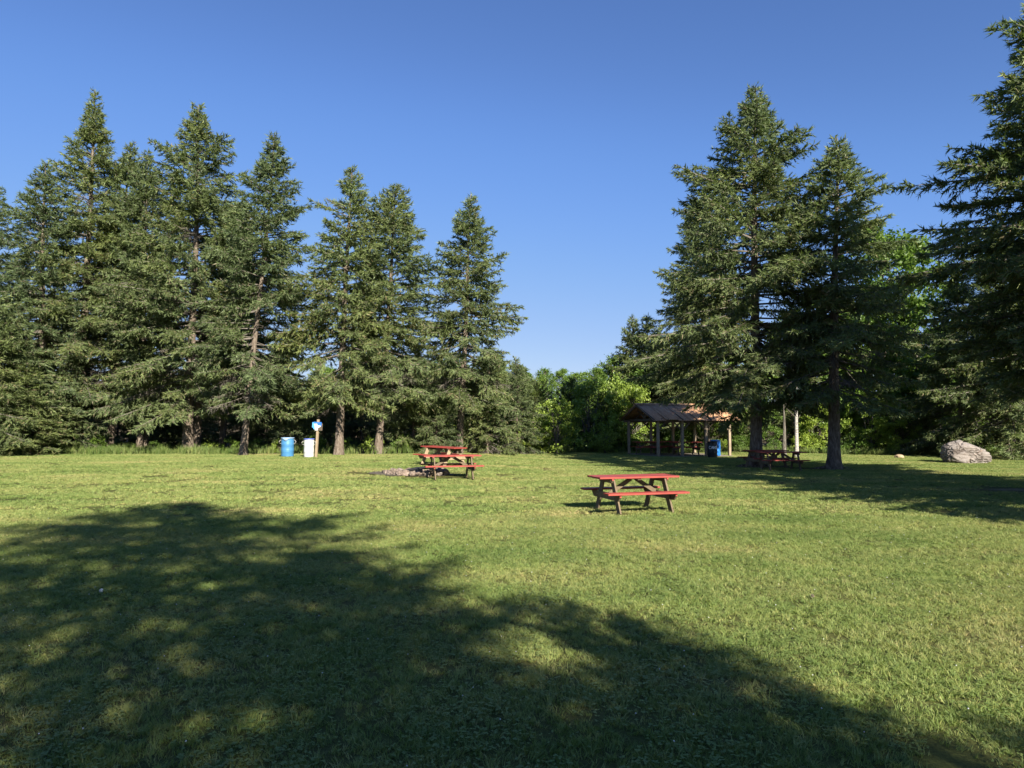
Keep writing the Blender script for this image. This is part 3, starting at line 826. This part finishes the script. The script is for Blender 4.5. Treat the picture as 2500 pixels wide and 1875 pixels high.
x, y, z = gxy(1588, 50); plant('spruce_tree', small[0], (x, y, z), 3, 'second pointed spruce peeping over the trees left of the shelter', 'tree', None, (1.1, 1.1, 1.62))
x, y, z = gxy(1305, 47); plant('pine_tree', pinel, (x, y, z), 0, 'yellow-green young pine with a pale stem in the middle gap', 'tree', None, .92)
x, y, z = gxy(1398, 49); plant('pine_tree', pinel, (x, y, z), 2, 'yellow-green young pine above the bright shrub', 'tree', None, .95)
x, y, z = gxy(1235, 46); plant('pine_tree', pinel, (x, y, z), 4, 'young pine right of the lone spruce', 'tree', None, .85)
x, y, z = gxy(2160, 46.5); plant('leafy_tree', tree_l[0], (x, y, z), 1, 'large sunlit leafy tree between the lawn spruce and the dark spruces', 'tree', None, 1.48)
x, y, z = gxy(2105, 47); plant('leafy_tree', tree_l[1], (x, y, z), 3, 'leafy tree just left behind the large sunlit one', 'tree', None, 1.1)
x, y, z = gxy(2240, 46); plant('leafy_tree', tree_l[1], (x, y, z), 5, 'leafy tree just right behind the large sunlit one', 'tree', None, 1.0)
LG = 'leafy trees massed in the wood behind the shelter and the boulder'
for i in range(13):
    x = 12 + i * 2.9 + rw.uniform(-.6, .6); y = rw.uniform(52, 58)
    plant('leafy_tree', tree_l[i % 2], (x, y, float(gz(x, y))), rw.uniform(0, 6), 'leafy tree massed in the wood behind the shelter and boulder', 'tree', LG, rw.uniform(.75, .95))
SG = 'saplings in front of the wood on the right'
for i in range(13):
    x = 11 + i * 1.65 + rw.uniform(-.4, .4); y = float(lawn_edge(x)) + rw.uniform(1.8, 5)
    plant('leafy_sapling', sapling[i % 2], (x, y, float(gz(x, y))), rw.uniform(0, 6), 'leafy sapling in the undergrowth on the right', 'tree', SG, rw.uniform(.6, .95))
for i in range(8):
    x = 9 + i * 3.6 + rw.uniform(-.4, .4); y = float(lawn_edge(x)) + rw.uniform(5, 7)
    plant('spruce_tree', small[i % 3], (x, y, float(gz(x, y))), rw.uniform(0, 6), 'young spruce in the wood behind the right side', 'tree', 'young spruces in the wood on the right', rw.uniform(.7, 1.0))
for i in range(9):
    x = -4 + i * 1.6 + rw.uniform(-.4, .4); y = float(lawn_edge(x)) + rw.uniform(2, 4)
    plant('leafy_sapling', sapling[i % 2], (x, y, float(gz(x, y))), rw.uniform(0, 6), 'leafy sapling in the thicket at the middle gap', 'tree', 'saplings in the middle gap', rw.uniform(.5, .72))
light = leafy_meshes(125, 4.2, 1.6, .3, .05, 52, 170, .12, 'leaf_bright', clump_r=.55, stems=4)  # brighter leaf colour stands in for sunlight on the dark undergrowth
for px, d, sc, lab in ((1440, 47.0, 1.15, 'sunlit-tinted leafy shrub just right of the bright shrub'), (1540, 47.2, 1.12, 'sunlit-tinted leafy shrub rising behind the left end of the shelter'),
                       (1290, 45.2, .62, 'low sunlit-tinted shrub left of the bright shrub'), (2120, 44.0, .95, 'sunlit-tinted leafy shrub right of the dark lawn trunk'),
                       (2195, 43.0, .8, 'sunlit-tinted leafy shrub behind the pale stump'), (1985, 45.5, .8, 'sunlit-tinted leafy shrub between the birch and the dark trunk'), (1640, 49, .8, 'sunlit-tinted leafy shrub seen through the shelter')):
    x, y, z = gxy(px, d); plant('leafy_shrub', light, (x, y, z), px * .3, lab, 'shrub', None, sc)
BG = 'leafy bushes along the edge of the lawn'
for i in range(36):
    x = -27 + i * 1.48 + rw.uniform(-.4, .4); y = float(lawn_edge(x)) + rw.uniform(1.0, 2.6)
    plant('leafy_bush', bushm[i % 3], (x, y, float(gz(x, y)) - .1), rw.uniform(0, 6), 'low leafy bush in the undergrowth along the lawn edge', 'shrub', BG, rw.uniform(.45, .85) * (.8 if x < -5 else 1.1))
# far trees on the rise
FG = 'far trees on the rise beyond the gap'
for i in range(40):
    x = -26 + (i % 20) * 3.4 + rw.uniform(-1, 1); y = 92 + (i // 20) * 22 + rw.uniform(-4, 4)
    plant('leafy_tree', tree_l[i % 2], (x, y, float(gz(x, y)) - .3), rw.uniform(0, 6), 'distant leafy tree on the wooded rise beyond the gap', 'tree', FG, rw.uniform(.70, .84))
for i in range(14):
    x = -8 + i * 2.2 + rw.uniform(-.6, .6); y = rw.uniform(62, 72)
    plant('leafy_tree', tree_l[i % 2], (x, y, float(gz(x, y)) - .2), rw.uniform(0, 6), 'leafy tree in the middle distance beyond the gap', 'tree', 'middle distance trees beyond the gap', rw.uniform(.46, .6))

# birches and a dead stub
def pole_tree(name, px, d, h, r, mat, label, lean=.1, top=None):
    x, y, z = gxy(px, d); rng = np.random.default_rng(px)
    tm, _ = trunk_mesh(h, r, lean, rng, M[mat], 10, 8, .05, .2)
    e = plant(name, (tm,) + ((top[1], top[2]) if top else ()), (x, y, z), 0, label, 'tree')
    return e
pole_tree('birch_tree', 1941, 39.5, 8.5, .10, 'birch', 'white-barked birch trunk between the two right spruces', .1, leafy_meshes(140, 8.5, 2.0, 3.2, .05, 40, 150, .12))
x, y, z = gxy(1911, 39); rng = np.random.default_rng(5)
tm, _ = trunk_mesh(3.2, .12, .05, rng, M['bark2'], 9, 7, .03, .2)
prop(plant('dead_tree', (tm,), (x, y, z), 0, None, None), 'broken grey tree stub left of the white birch', 'tree')
pole_tree('spruce_tree', 485, 39.6, 12, .2, 'bark', 'brown shaded trunk close behind the thick pale trunk', .2)
pole_tree('spruce_tree', 359, 40.2, 12, .13, 'bark', 'thin second trunk beside the slim one in the left row', .2)
B = Acc(); rng = np.random.default_rng(77)
for k in range(4):
    a = k * 1.6; V, F = tube_arrays(np.array([[0, 0, -.1], [.05 * math.cos(a), .05, 2.2], [.35 * math.cos(a), .2 * math.sin(a), 4.4 + .2 * k]]), [.035, .025, .006], 5); B.add(V, F)
    for j in range(8):
        zz = rng.uniform(1.5, 4); aa = rng.uniform(0, 6.28); V, F = tube_arrays(np.array([[.1 * math.cos(a), .05, zz], [.5 * math.cos(aa), .4 * math.sin(aa), zz + .6]]), [.010, .004], 4); B.add(V, F)
x, y, z = gxy(1347, 46.5); o = link('dead_tree', B.mesh('dead_tree', [M['twig']])); o.location = (x, y, z)
prop(o, 'thin bare grey sapling between the two young pines', 'tree')

# ------------------------------------------------------------------ picnic tables
def picnic_table(label, group):
    t = empty('picnic_table')
    prop(t, label, 'picnic table', group)
    L = 1.83
    gap = .008; w = (.72 - 4 * gap) / 5
    r = random.Random(8)
    for i in range(5):
        y = -.36 + w / 2 + i * (w + gap)
        box_part('tabletop_plank', (r.uniform(-.012, .012), y, .732 + r.uniform(-.002, .002)), (L, w, .038), M['red'], t)
    for s in (-1, 1):
        for k in (0, 1):
            y = s * (.635 + (k - .5) * .136)
            box_part('bench_plank', (r.uniform(-.01, .01), y, .432), (L, .130, .038), M['red'], t)
    for sx in (-1, 1):
        x = sx * .63
        # top support with chamfered ends, outside the legs
        for nm, hy, z1, h, ch, mt in (('top_support', .35, .711, .088, .05, M['wood']), ('bench_support', .72, .411, .135, .085, M['wood'])):
            bm = bmesh.new()
            prof = [(-hy, z1), (hy, z1), (hy, z1 - h * .35), (hy - ch, z1 - h), (-hy + ch, z1 - h), (-hy, z1 - h * .35)]
            a = [bm.verts.new((x - .019, p[0], p[1])) for p in prof]; b = [bm.verts.new((x + .019, p[0], p[1])) for p in prof]
            bm.faces.new(a); bm.faces.new(b[::-1])
            for i in range(6):
                j = (i + 1) % 6; bm.faces.new((a[j], a[i], b[i], b[j]))
            bmesh.ops.recalc_face_normals(bm, faces=bm.faces)
            link(nm, bm_mesh(nm, bm, mt, .003), t)
            # red paint on the end grain
            for s in (-1, 1):
                box_part('painted_end', (x, s * (hy + .002), z1 - h * .18), (.042, .006, h * .34), M['red'], t, bevel=0)
        for s in (-1, 1):
            xl = x - sx * .040
            leg = board_between('leg', (xl, s * .585, -.01), (xl, s * .235, .712), .150, .038, (1, 0, 0), M['wood'], t)
            for (yy, zz) in ((s * .28, .665), (s * .42, .345)):
                bm = bmesh.new()
                bmesh.ops.create_cone(bm, cap_ends=True, segments=8, radius1=.013, radius2=.013, depth=.012, matrix=Matrix.Translation((x + sx * .024, yy, zz)) @ Matrix.Rotation(PI / 2, 4, 'Y'))
                link('bolt', bm_mesh('bolt', bm, M['steel']), leg)
        board_between('diagonal_brace', (x - sx * .07, 0, .375), (sx * .05, 0, .690), .088, .038, (0, 1, 0), M['wood'], t)
    box_part('cleat', (0, 0, .6935), (.088, .62, .036), M['wood'], t)
    return t

TG = 'red topped wooden picnic tables'
proto = picnic_table('red topped picnic table standing alone on the open lawn, nearest of all', TG)
def put(o, px, d, rz, label=None, rx=0.0, ry=0.0, group=None):
    x, y, z = gxy(px, d)
    o.location = (x, y, z); o.rotation_euler = (rx, ry, rz)
    if label: o['label'] = label
    if group: o['group'] = group
    return o
proto.location = (2.60, 14.95, float(gz(2.6, 14.95))); proto.rotation_euler = (0, 0, R_(16))
t2 = copy_tree(proto); put(t2, 1103, 22.2, R_(14), 'red topped picnic table beside the ring of stones')
t3 = copy_tree(proto); put(t3, 1083, 27.3, R_(-38), 'red picnic table turned askew, end beam tinted as sunlit, behind the stone ring table', ry=R_(1.5))
for c in t3.children:  # sunlight on the beams and legs is put into a paler wood colour
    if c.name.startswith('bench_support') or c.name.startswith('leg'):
        c.data = c.data.copy(); c.data.materials.clear(); c.data.materials.append(M['wood_pale_and_lit'])
t4 = copy_tree(proto); put(t4, 1902, 28.2, R_(-4), 'dark red picnic table in deep shade before the tallest right spruce, nearer of two')
t5 = copy_tree(proto); put(t5, 1866, 30.0, R_(14), 'shaded picnic table half hidden behind the front one under the right spruce')

# ------------------------------------------------------------------ shelter
def pav_pt(u, v, z):
    x = PAV[0] + u * math.cos(PAV[2]) - v * math.sin(PAV[2]); y = PAV[1] + u * math.sin(PAV[2]) + v * math.cos(PAV[2])
    return x, y, z
PZ = float(gz(PAV[0], PAV[1]))
shel = empty('picnic_shelter', (PAV[0], PAV[1], PZ), PAV[2])
prop(shel, 'open timber picnic shelter with a rusty orange sheet metal gable roof', 'shelter')
PL, PW, EZ = 4.55, 4.1, 2.12
box_part('concrete_slab', (PL / 2, PW / 2, -.03), (PL + .3, PW + .3, .09), M['concrete'], shel, bevel=.01)
for i in range(4):
    for v in (0, PW):
        u = PL * i / 3
        box_part('post', (u, v, (EZ - .1) / 2 + .02), (.14, .14, EZ - .12), M['post'], shel, bevel=.006)
        # knee braces along the eaves
        for s in (-1, 1):
            if 0 <= u + s * .5 <= PL + .1:
                board_between('knee_brace', (u + s * .07, v, EZ - .60), (u + s * .50, v, EZ - .17), .08, .05, (0, 1, 0), M['darkwood'], shel)
for v in (0, PW): box_part('eave_beam', (PL / 2, v, EZ - .07), (PL + .7, .09, .18), M['darkwood'], shel)
RISE = 0.90; OV = .38
apex = EZ + RISE
for i in range(4):
    u = PL * i / 3
    box_part('tie_beam', (u + .12, PW / 2, EZ - .02), (.05, PW + .5, .14), M['darkwood'], shel)
    box_part('king_post', (u + .12, PW / 2, EZ + .05 + (RISE - .12) / 2), (.045, .10, RISE - .14), M['darkwood'], shel)
    for s in (-1, 1):
        board_between('strut', (u + .12, PW / 2, EZ + .10), (u + .12, PW / 2 + s * .95, EZ + .55), .08, .04, (1, 0, 0), M['darkwood'], shel)
for k in range(7):
    u = -.40 + (PL + .8) * k / 6
    for s in (-1, 1):
        ve = PW / 2 + s * (PW / 2 + OV); 
        board_between('rafter', (u, ve, EZ + .02 - .06), (u, PW / 2 + s * .02, apex - .05), .12, .045, (1, 0, 0), M['darkwood'], shel)
# corrugated sheets, each a piece of its own, slightly uneven
rs = random.Random(4)
slope = math.hypot(PW / 2 + OV, RISE + .06)
nsh = 7; SWD = (PL + .95) / nsh
def sheet(seed):
    n = 25; V = []; F = []
    for i in range(n):
        x = -SWD * .52 + SWD * 1.04 * i / (n - 1); z = .016 * math.cos(i / (n - 1) * 6 * 2 * PI)
        for y in (0, slope * .5, slope + .06):
            V.append((x, y, z)); V.append((x, y, z - .003))
    V = np.array(V)
    i = np.arange(n - 1) * 6
    Fs = []
    for k in (0, 2): Fs += [np.stack([i + k, i + k + 6, i + k + 8, i + k + 2], -1), np.stack([i + k + 1, i + k + 3, i + k + 9, i + k + 7], -1)]
    Fs += [np.stack([i, i + 1, i + 7, i + 6], -1), np.stack([i + 4, i + 10, i + 11, i + 5], -1)]
    return np_mesh('roof_sheet', V, np.concatenate(Fs), [M['rust']])
sheet_me = sheet(0)
ang = math.atan2(RISE + .06, PW / 2 + OV)
for k in range(nsh):
    for s in (-1, 1):
        o = link('roof_sheet', sheet_me, shel)
        u = -.475 + SWD * (k + .5)
        o.location = (u, PW / 2, apex + .035 + rs.uniform(0, .012) + .006 * (k % 2))
        # local +y runs down the slope
        o.rotation_euler = (-ang + rs.uniform(-.012, .012), rs.uniform(-.01, .01), PI if s < 0 else 0)
bm = bmesh.new()
for s in (-1, 1):
    add_box(bm, (PL / 2, PW / 2 + s * .085, apex + .045), (PL + 1.0, .20, .008), Matrix.Rotation(-s * ang, 3, 'X'))
link('ridge_cap', bm_mesh('ridge_cap', bm, M['rust']), shel)
def shelter_table(u, v, rz, label):
    t = copy_tree(proto); x, y, z = pav_pt(u, v, PZ + .045)
    t.location = (x, y, z); t.rotation_euler = (0, 0, PAV[2] + R_(rz)); t['label'] = label
    return t
shelter_table(.55, 2.5, -10, 'red picnic table at the left inside the shelter')
shelter_table(2.45, 1.35, -10, 'red picnic table in the middle of the shelter, beside the black barrel')
shelter_table(1.9, 3.3, -8, 'shaded picnic table at the back of the shelter between the other two')

# ------------------------------------------------------------------ barrels
def lathe(name, prof, mat, parent=None, seg=36, cap=True):
    V = []; n = len(prof)
    for r, z in prof:
        for j in range(seg):
            a = j / seg * 2 * PI; V.append((r * math.cos(a), r * math.sin(a), z))
    F = []
    for i in range(n - 1):
        for j in range(seg):
            j2 = (j + 1) % seg; F.append((i * seg + j, i * seg + j2, (i + 1) * seg + j2, (i + 1) * seg + j))
    me = np_mesh(name, V, F, [mat], smooth=True)
    return link(name, me, parent)

def barrel(name, loc, R, H, mat, rim, label, open_top=True, rot=0, lean=0, handles=True, group='plastic barrels used as bins'):
    e = empty(name, loc, rot); e.rotation_euler = (0, lean, rot); prop(e, label, 'barrel', group)
    p = [(R * .90, 0), (R * .97, .02), (R * .985, .06)]
    for zc in (.30, .36, .62, .68):
        p += [(R * .985, H * zc - .018), (R * 1.004, H * zc - .006), (R * 1.004, H * zc + .006), (R * .985, H * zc + .018)]
    p += [(R * .985, H - .09), (R * .96, H - .05), (R * .99, H - .03), (R * 1.0, H), (R * .93, H), (R * .91, H - .08), (R * .93, .05), (0.001, .05)]
    lathe('barrel_body', p, mat, e)
    lathe('rim', [(R * 1.0, H - .035), (R * 1.045, H - .03), (R * 1.045, H + .008), (R * .96, H + .012), (R * .93, H - .02)], rim, e)
    if handles:
        for s in (-1, 1):
            P = [(s * (R - .01), -.02, H - .10), (s * (R + .05), -.04, H - .13), (s * (R + .09), -.05, H - .19), (s * (R + .06), -.05, H - .26), (s * (R - .01), -.04, H - .27)]
            V, F = tube_arrays(np.array(P), [.012] * 5, 6)
            link('rope_handle', np_mesh('rope_handle', V, F, [M['rope']], smooth=True), e)
    return e
x, y, z = gxy(705, 33.0)
b1 = barrel('plastic_barrel', (x, y, z), .295, .90, M['blue'], M['paleblue'], 'light blue barrel left of the white one by the signpost', rot=.2)
# folded bag lip hanging over the front of the rim
bm = bmesh.new()
pts = []
nA = 14
for i in range(nA + 1):
    a = -2.35 + 1.25 * i / nA
    drop = .05 + .15 * math.sin(min(1, i / nA * 1.25) * PI) ** 1.2 * (i / nA + .25)
    pts.append((a, drop))
top = [bm.verts.new((.315 * math.cos(a), .315 * math.sin(a), .90)) for a, d_ in pts]
mid_ = [bm.verts.new((.318 * math.cos(a), .318 * math.sin(a), .90 - d_ * .5)) for a, d_ in pts]
bot = [bm.verts.new((.306 * math.cos(a), .306 * math.sin(a), .90 - d_)) for a, d_ in pts]
inn = [bm.verts.new((.27 * math.cos(a), .27 * math.sin(a), .89)) for a, d_ in pts]
for i in range(nA):
    bm.faces.new((inn[i], inn[i + 1], top[i + 1], top[i])); bm.faces.new((top[i], top[i + 1], mid_[i + 1], mid_[i])); bm.faces.new((mid_[i], mid_[i + 1], bot[i + 1], bot[i]))
me = bm_mesh('bag_lip', bm, M['paleblue'], smooth=True)
lip = link('bag_lip', me, b1); sm = lip.modifiers.new('thickness', 'SOLIDIFY'); sm.thickness = .004
x, y, z = gxy(757, 32.6)
barrel('plastic_barrel', (x, y, z), .235, .86, M['whiteplastic'], M['navy'], 'white barrel with a dark blue rim beside the signpost', rot=.1)
x, y, z = gxy(1747, 39.7)
barrel('plastic_barrel', (x + .02, y + .35, PZ + .03), .29, .90, M['blue2'], M['blue2'], 'deep blue barrel behind the black one at the shelter', handles=False)
x, y, z = gxy(1736.5, 39.0)
cb = barrel('plastic_barrel', (x, y, PZ + .0), .27, .88, M['black'], M['black'], 'black barrel hand lettered CANS in white by the shelter posts', handles=False)
# CANS, hand painted strokes wrapped round the barrel
def stroke_mesh(strokes, R, w, z0, ang0, hscale):
    A = Acc()
    for st in strokes:
        P = []
        for (a, b) in zip(st[:-1], st[1:]):
            for k in range(5): P.append((a[0] + (b[0] - a[0]) * k / 5, a[1] + (b[1] - a[1]) * k / 5))
        P.append(st[-1]); P = np.array(P) * hscale
        T = np.gradient(P, axis=0); T /= np.linalg.norm(T, axis=1)[:, None] + 1e-9
        Nn = np.stack([-T[:, 1], T[:, 0]], -1) * w / 2
        rows = []
        for off in (Nn, -Nn):
            Q = P + off; a = ang0 + Q[:, 0] / R
            rows.append(np.stack([R * np.cos(a), R * np.sin(a), z0 + Q[:, 1]], -1))
        V = np.concatenate(rows); n = len(P); i = np.arange(n - 1)
        A.add(V, np.stack([i, i + 1, i + 1 + n, i + n], -1))
    return A.mesh('lettering', [M['letter']])
C_ = [[(.75, .85), (.5, 1.0), (.2, .85), (.08, .5), (.2, .15), (.5, 0), (.8, .12)]]
A_ = [[(0, 0), (.35, 1), (.7, 0)], [(.14, .35), (.58, .35)]]
N_ = [[(0, 0), (.05, 1), (.6, 0), (.62, 1)]]
S_ = [[(.6, .85), (.35, 1), (.1, .8), (.3, .55), (.55, .35), (.45, .05), (.2, 0), (.0, .15)]]
allst = []; cx = 0
for g, wd in ((C_, .95), (A_, .82), (N_, .78), (S_, .7)):
    for st in g: allst.append([(px_ + cx, py_) for px_, py_ in st])
    cx += wd
hs = .155
face = math.atan2(-y, -x)
le = link('lettering', stroke_mesh(allst, .27 * 1.025, .036, .47, face - cx * hs / 2 / .277 + .16, hs), cb)
le['label'] = 'hand painted white word CANS'

# ------------------------------------------------------------------ sign post
x, y, z = gxy(774.5, 32.7)
sp = empty('sign_post', (x, y, z), 0); sp.rotation_euler = (0, R_(3.0), R_(-14))
prop(sp, 'wooden post leaning right with a small blue and white sign, right of the white barrel', 'sign')
box_part('post', (0, 0, .86), (.10, .10, 1.82), M['pole'], sp, bevel=.005)
box_part('back_board', (.09, -.062, 1.42), (.36, .02, .34), M['darkwood'], sp)
bm = bmesh.new(); add_box(bm, (.02, -.084, 1.55), (.40, .022, .20)); sgb = link('sign_board', bm_mesh('sign_board', bm, M['signblue'], .003), sp)
bm = bmesh.new(); add_box(bm, (-.215, -.05, 1.50), (.09, .06, .25)); link('side_flap', bm_mesh('side_flap', bm, M['skyblue'], .004), sp)
bm = bmesh.new()
prof = [(-.17, 1.56), (.0, 1.57), (.03, 1.49), (.20, 1.49), (.18, 1.42), (.07, 1.38), (.05, 1.25), (-.09, 1.25), (-.13, 1.38)]
a = [bm.verts.new((p[0], -.100, p[1])) for p in prof]; b = [bm.verts.new((p[0], -.095, p[1])) for p in prof]
bm.faces.new(a); bm.faces.new(b[::-1])
for i in range(len(prof)): bm.faces.new((a[(i + 1) % 9], a[i], b[i], b[(i + 1) % 9]))
bmesh.ops.recalc_face_normals(bm, faces=bm.faces)
link('white_panel', bm_mesh('white_panel', bm, M['whitepaint']), sp)
bm = bmesh.new()
for bx, bz, bw in ((-.06, 1.515, .08), (.03, 1.44, .11), (-.03, 1.36, .05), (.0, 1.30, .04), (.07, 1.605, .12), (-.09, 1.60, .08)):
    add_box(bm, (bx, -.103, bz), (bw, .004, .014))
link('sign_marks', bm_mesh('sign_marks', bm, M['signblue']), sgb)
bm = bmesh.new(); add_box(bm, (-.15, -.103, 1.42), (.07, .006, .22), Matrix.Rotation(-.2, 3, 'Y')); link('light_blue_strip', bm_mesh('light_blue_strip', bm, M['skyblue']), sp)

# ------------------------------------------------------------------ rocks
def rock_mesh(name, seed, size, mat, sub=4, amp=.25, cuts=6, freq=1.0):
    bm = bmesh.new(); bmesh.ops.create_icosphere(bm, subdivisions=sub, radius=1)
    r = random.Random(seed); off = Vector((r.uniform(0, 50),) * 3)
    planes = []
    for _ in range(cuts):
        n = Vector((r.gauss(0, 1), r.gauss(0, 1), r.gauss(.2, .7))).normalized(); planes.append((n, r.uniform(.62, .88)))
    for v in bm.verts:
        p = v.co.copy()
        for n, d_ in planes:
            k = p.dot(n) - d_
            if k > 0: p -= n * k * .92
        f = mnoise.fractal(p * 1.3 * freq + off, 0.8, 2.2, 6)
        g = mnoise.noise(Vector((p.x * 2, p.y * 2, p.z * 7)) * freq + off)
        p *= 1 + amp * f + amp * .25 * g
        v.co = Vector((p.x * size[0], p.y * size[1], p.z * size[2]))
    return bm_mesh(name, bm, mat, smooth=sub > 3)
def boulder_mesh():
    # outline in the x-z plane: steep left shoulder, long fall to the right
    bm = bmesh.new(); bmesh.ops.create_icosphere(bm, subdivisions=6, radius=1)
    off = Vector((7.3, 2.1, 4.4))
    cut = [(Vector((-.55, -.55, .62)).normalized(), .80), (Vector((.28, -.45, .85)).normalized(), .74), (Vector((.75, -.6, .25)).normalized(), .80),
           (Vector((-.9, -.1, .1)).normalized(), .86), (Vector((.1, -.95, -.15)).normalized(), .70), (Vector((-.35, -.85, .1)).normalized(), .76), (Vector((.45, .2, .85)).normalized(), .72)]
    for v in bm.verts:
        p = v.co.copy()
        for n, d_ in cut:
            k = p.dot(n) - d_
            if k > 0: p -= n * k * .72
        q = p + Vector((mnoise.noise(p * 1.5 + off), mnoise.noise(p * 1.5 - off), 0)) * .25
        f = mnoise.fractal(q * 1.1 + off, .9, 2.1, 7)
        rid = abs(mnoise.noise(Vector((q.x * 1.3 + q.z * 1.6, q.y * 1.3, q.z * 3.2 - q.x * 1.2)) + off))
        rid2 = abs(mnoise.noise(Vector((q.x * 3 - q.z * 2, q.y * 3, q.z * 5 + q.x)) + off))
        p *= 1 + .10 * f - .075 * max(0, .12 - rid) / .12 - .04 * max(0, .1 - rid2) / .1
        x = p.x; z = p.z
        z *= 1 + .16 * (-x)          # taller on the left
        v.co = Vector((x * 1.22, p.y * .95, z * .66))
    return bm_mesh('boulder', bm, M['boulder'], smooth=True)
o = link('boulder', boulder_mesh()); x, y, z = gxy(2351, 33.6); o.location = (x, y, z + .40); o.rotation_euler = (0, R_(5), R_(8))
prop(o, 'large grey granite boulder lying on the lawn at the right', 'boulder')

ash = bmesh.new(); c = ash.verts.new((0, 0, 0)); ring = []
r = random.Random(2)
for i in range(48):
    a = i / 48 * 2 * PI
    rx, ry = (1.75 if math.cos(a) < 0 else 1.15), .80
    k = 1 + .10 * math.sin(3 * a + 1) + r.uniform(-.06, .06)
    ring.append(ash.verts.new((rx * k * math.cos(a), ry * k * math.sin(a), 0)))
for i in range(48): ash.faces.new((c, ring[i], ring[(i + 1) % 48]))
me = bm_mesh('ash_patch', ash, M['ash'])
o = link('ash_patch', me); zp = float(gz(PIT[0], PIT[1])); o.location = (PIT[0], PIT[1], zp + .022)
for v in me.vertices: v.co.z = float(gz(PIT[0] + v.co.x, PIT[1] + v.co.y)) - zp
prop(o, 'patch of bare dark ash and soil round the stone fire ring', kind='structure')
fire = empty('fire_ring', (PIT[0], PIT[1], zp + .02)); prop(fire, 'low ring of pale field stones round the ash pit beside a picnic table', 'fire pit')
stones = [rock_mesh('stone', 20 + i, (.155, .125, .10), M['stone'], 3, .22, 6) for i in range(5)]
for i in range(34):
    a = i / 34 * 2 * PI + r.uniform(-.06, .06); q = r.uniform(.88, 1.08)
    s = link('stone', stones[i % 5], fire); s.location = (q * .98 * math.cos(a), q * .70 * math.sin(a), .03 + r.uniform(-.01, .03))
    s.rotation_euler = (r.uniform(-.4, .4), r.uniform(-.4, .4), r.uniform(0, 6)); k = r.uniform(.7, 1.15); s.scale = (k, k, k * r.uniform(.8, 1.1))
for i in range(10):
    a = r.uniform(0, 6.28); s = link('stone', stones[i % 5], fire); q = r.uniform(.7, 1.0)
    s.location = (q * .9 * math.cos(a), q * .65 * math.sin(a), .10 + r.uniform(0, .03)); s.rotation_euler = (r.uniform(0, 3),) * 3; k = r.uniform(.4, .75); s.scale = (k, k, k)
V, F = tube_arrays(np.array([[-.5, .1, .05], [.0, .0, .16], [.55, -.1, .22]]), [.05, .055, .04], 8)
link('charred_log', np_mesh('charred_log', V, F, [M['black']]), fire)

x, y, z = gxy(2190, 38.0)
o = link('cut_stump', rock_mesh('cut_stump', 61, (.28, .15, .13), M['wood_pale_and_lit'], 3, .15, 5)); o.location = (x, y, z + .07)
prop(o, 'small pale broken stump in the grass left of the boulder', 'stump')
x, y, z = gxy(264, 7.7)
o = link('white_stone', rock_mesh('white_stone', 62, (.022, .018, .022), M['whitepaint'], 2, .15, 5)); o.location = (x, 7.7, z + .03)
prop(o, 'small white stone lying in the shaded grass at the lower left', 'stone')
x, y, z = gxy(1970, 7.45)
o = link('grey_stone', rock_mesh('grey_stone', 63, (.025, .022, .02), M['stone'], 2, .15, 5)); o.location = (x, 7.45, z + .025)
prop(o, 'tiny pale stone in the sunlit grass at the lower right', 'stone')
# bare roots and twigs under the shaded spruce
A = Acc(); r = random.Random(12)
for k in range(6):
    a = r.uniform(0, 6.28); P = [(.2 * math.cos(a), .2 * math.sin(a), .08), (.55 * math.cos(a + .2), .55 * math.sin(a + .2), .03), (.95 * math.cos(a), .95 * math.sin(a), -.02)]
    V, F = tube_arrays(np.array(P), [.06, .04, .02], 6); A.add(V, F)
rootm = A.mesh('roots', [M['bark']])
for t in [o for o in bpy.data.objects if o.name.startswith('spruce_tree') and o.get('group') == RIGHT and 'dark shaded' not in o['label']]:
    link('roots', rootm, t)
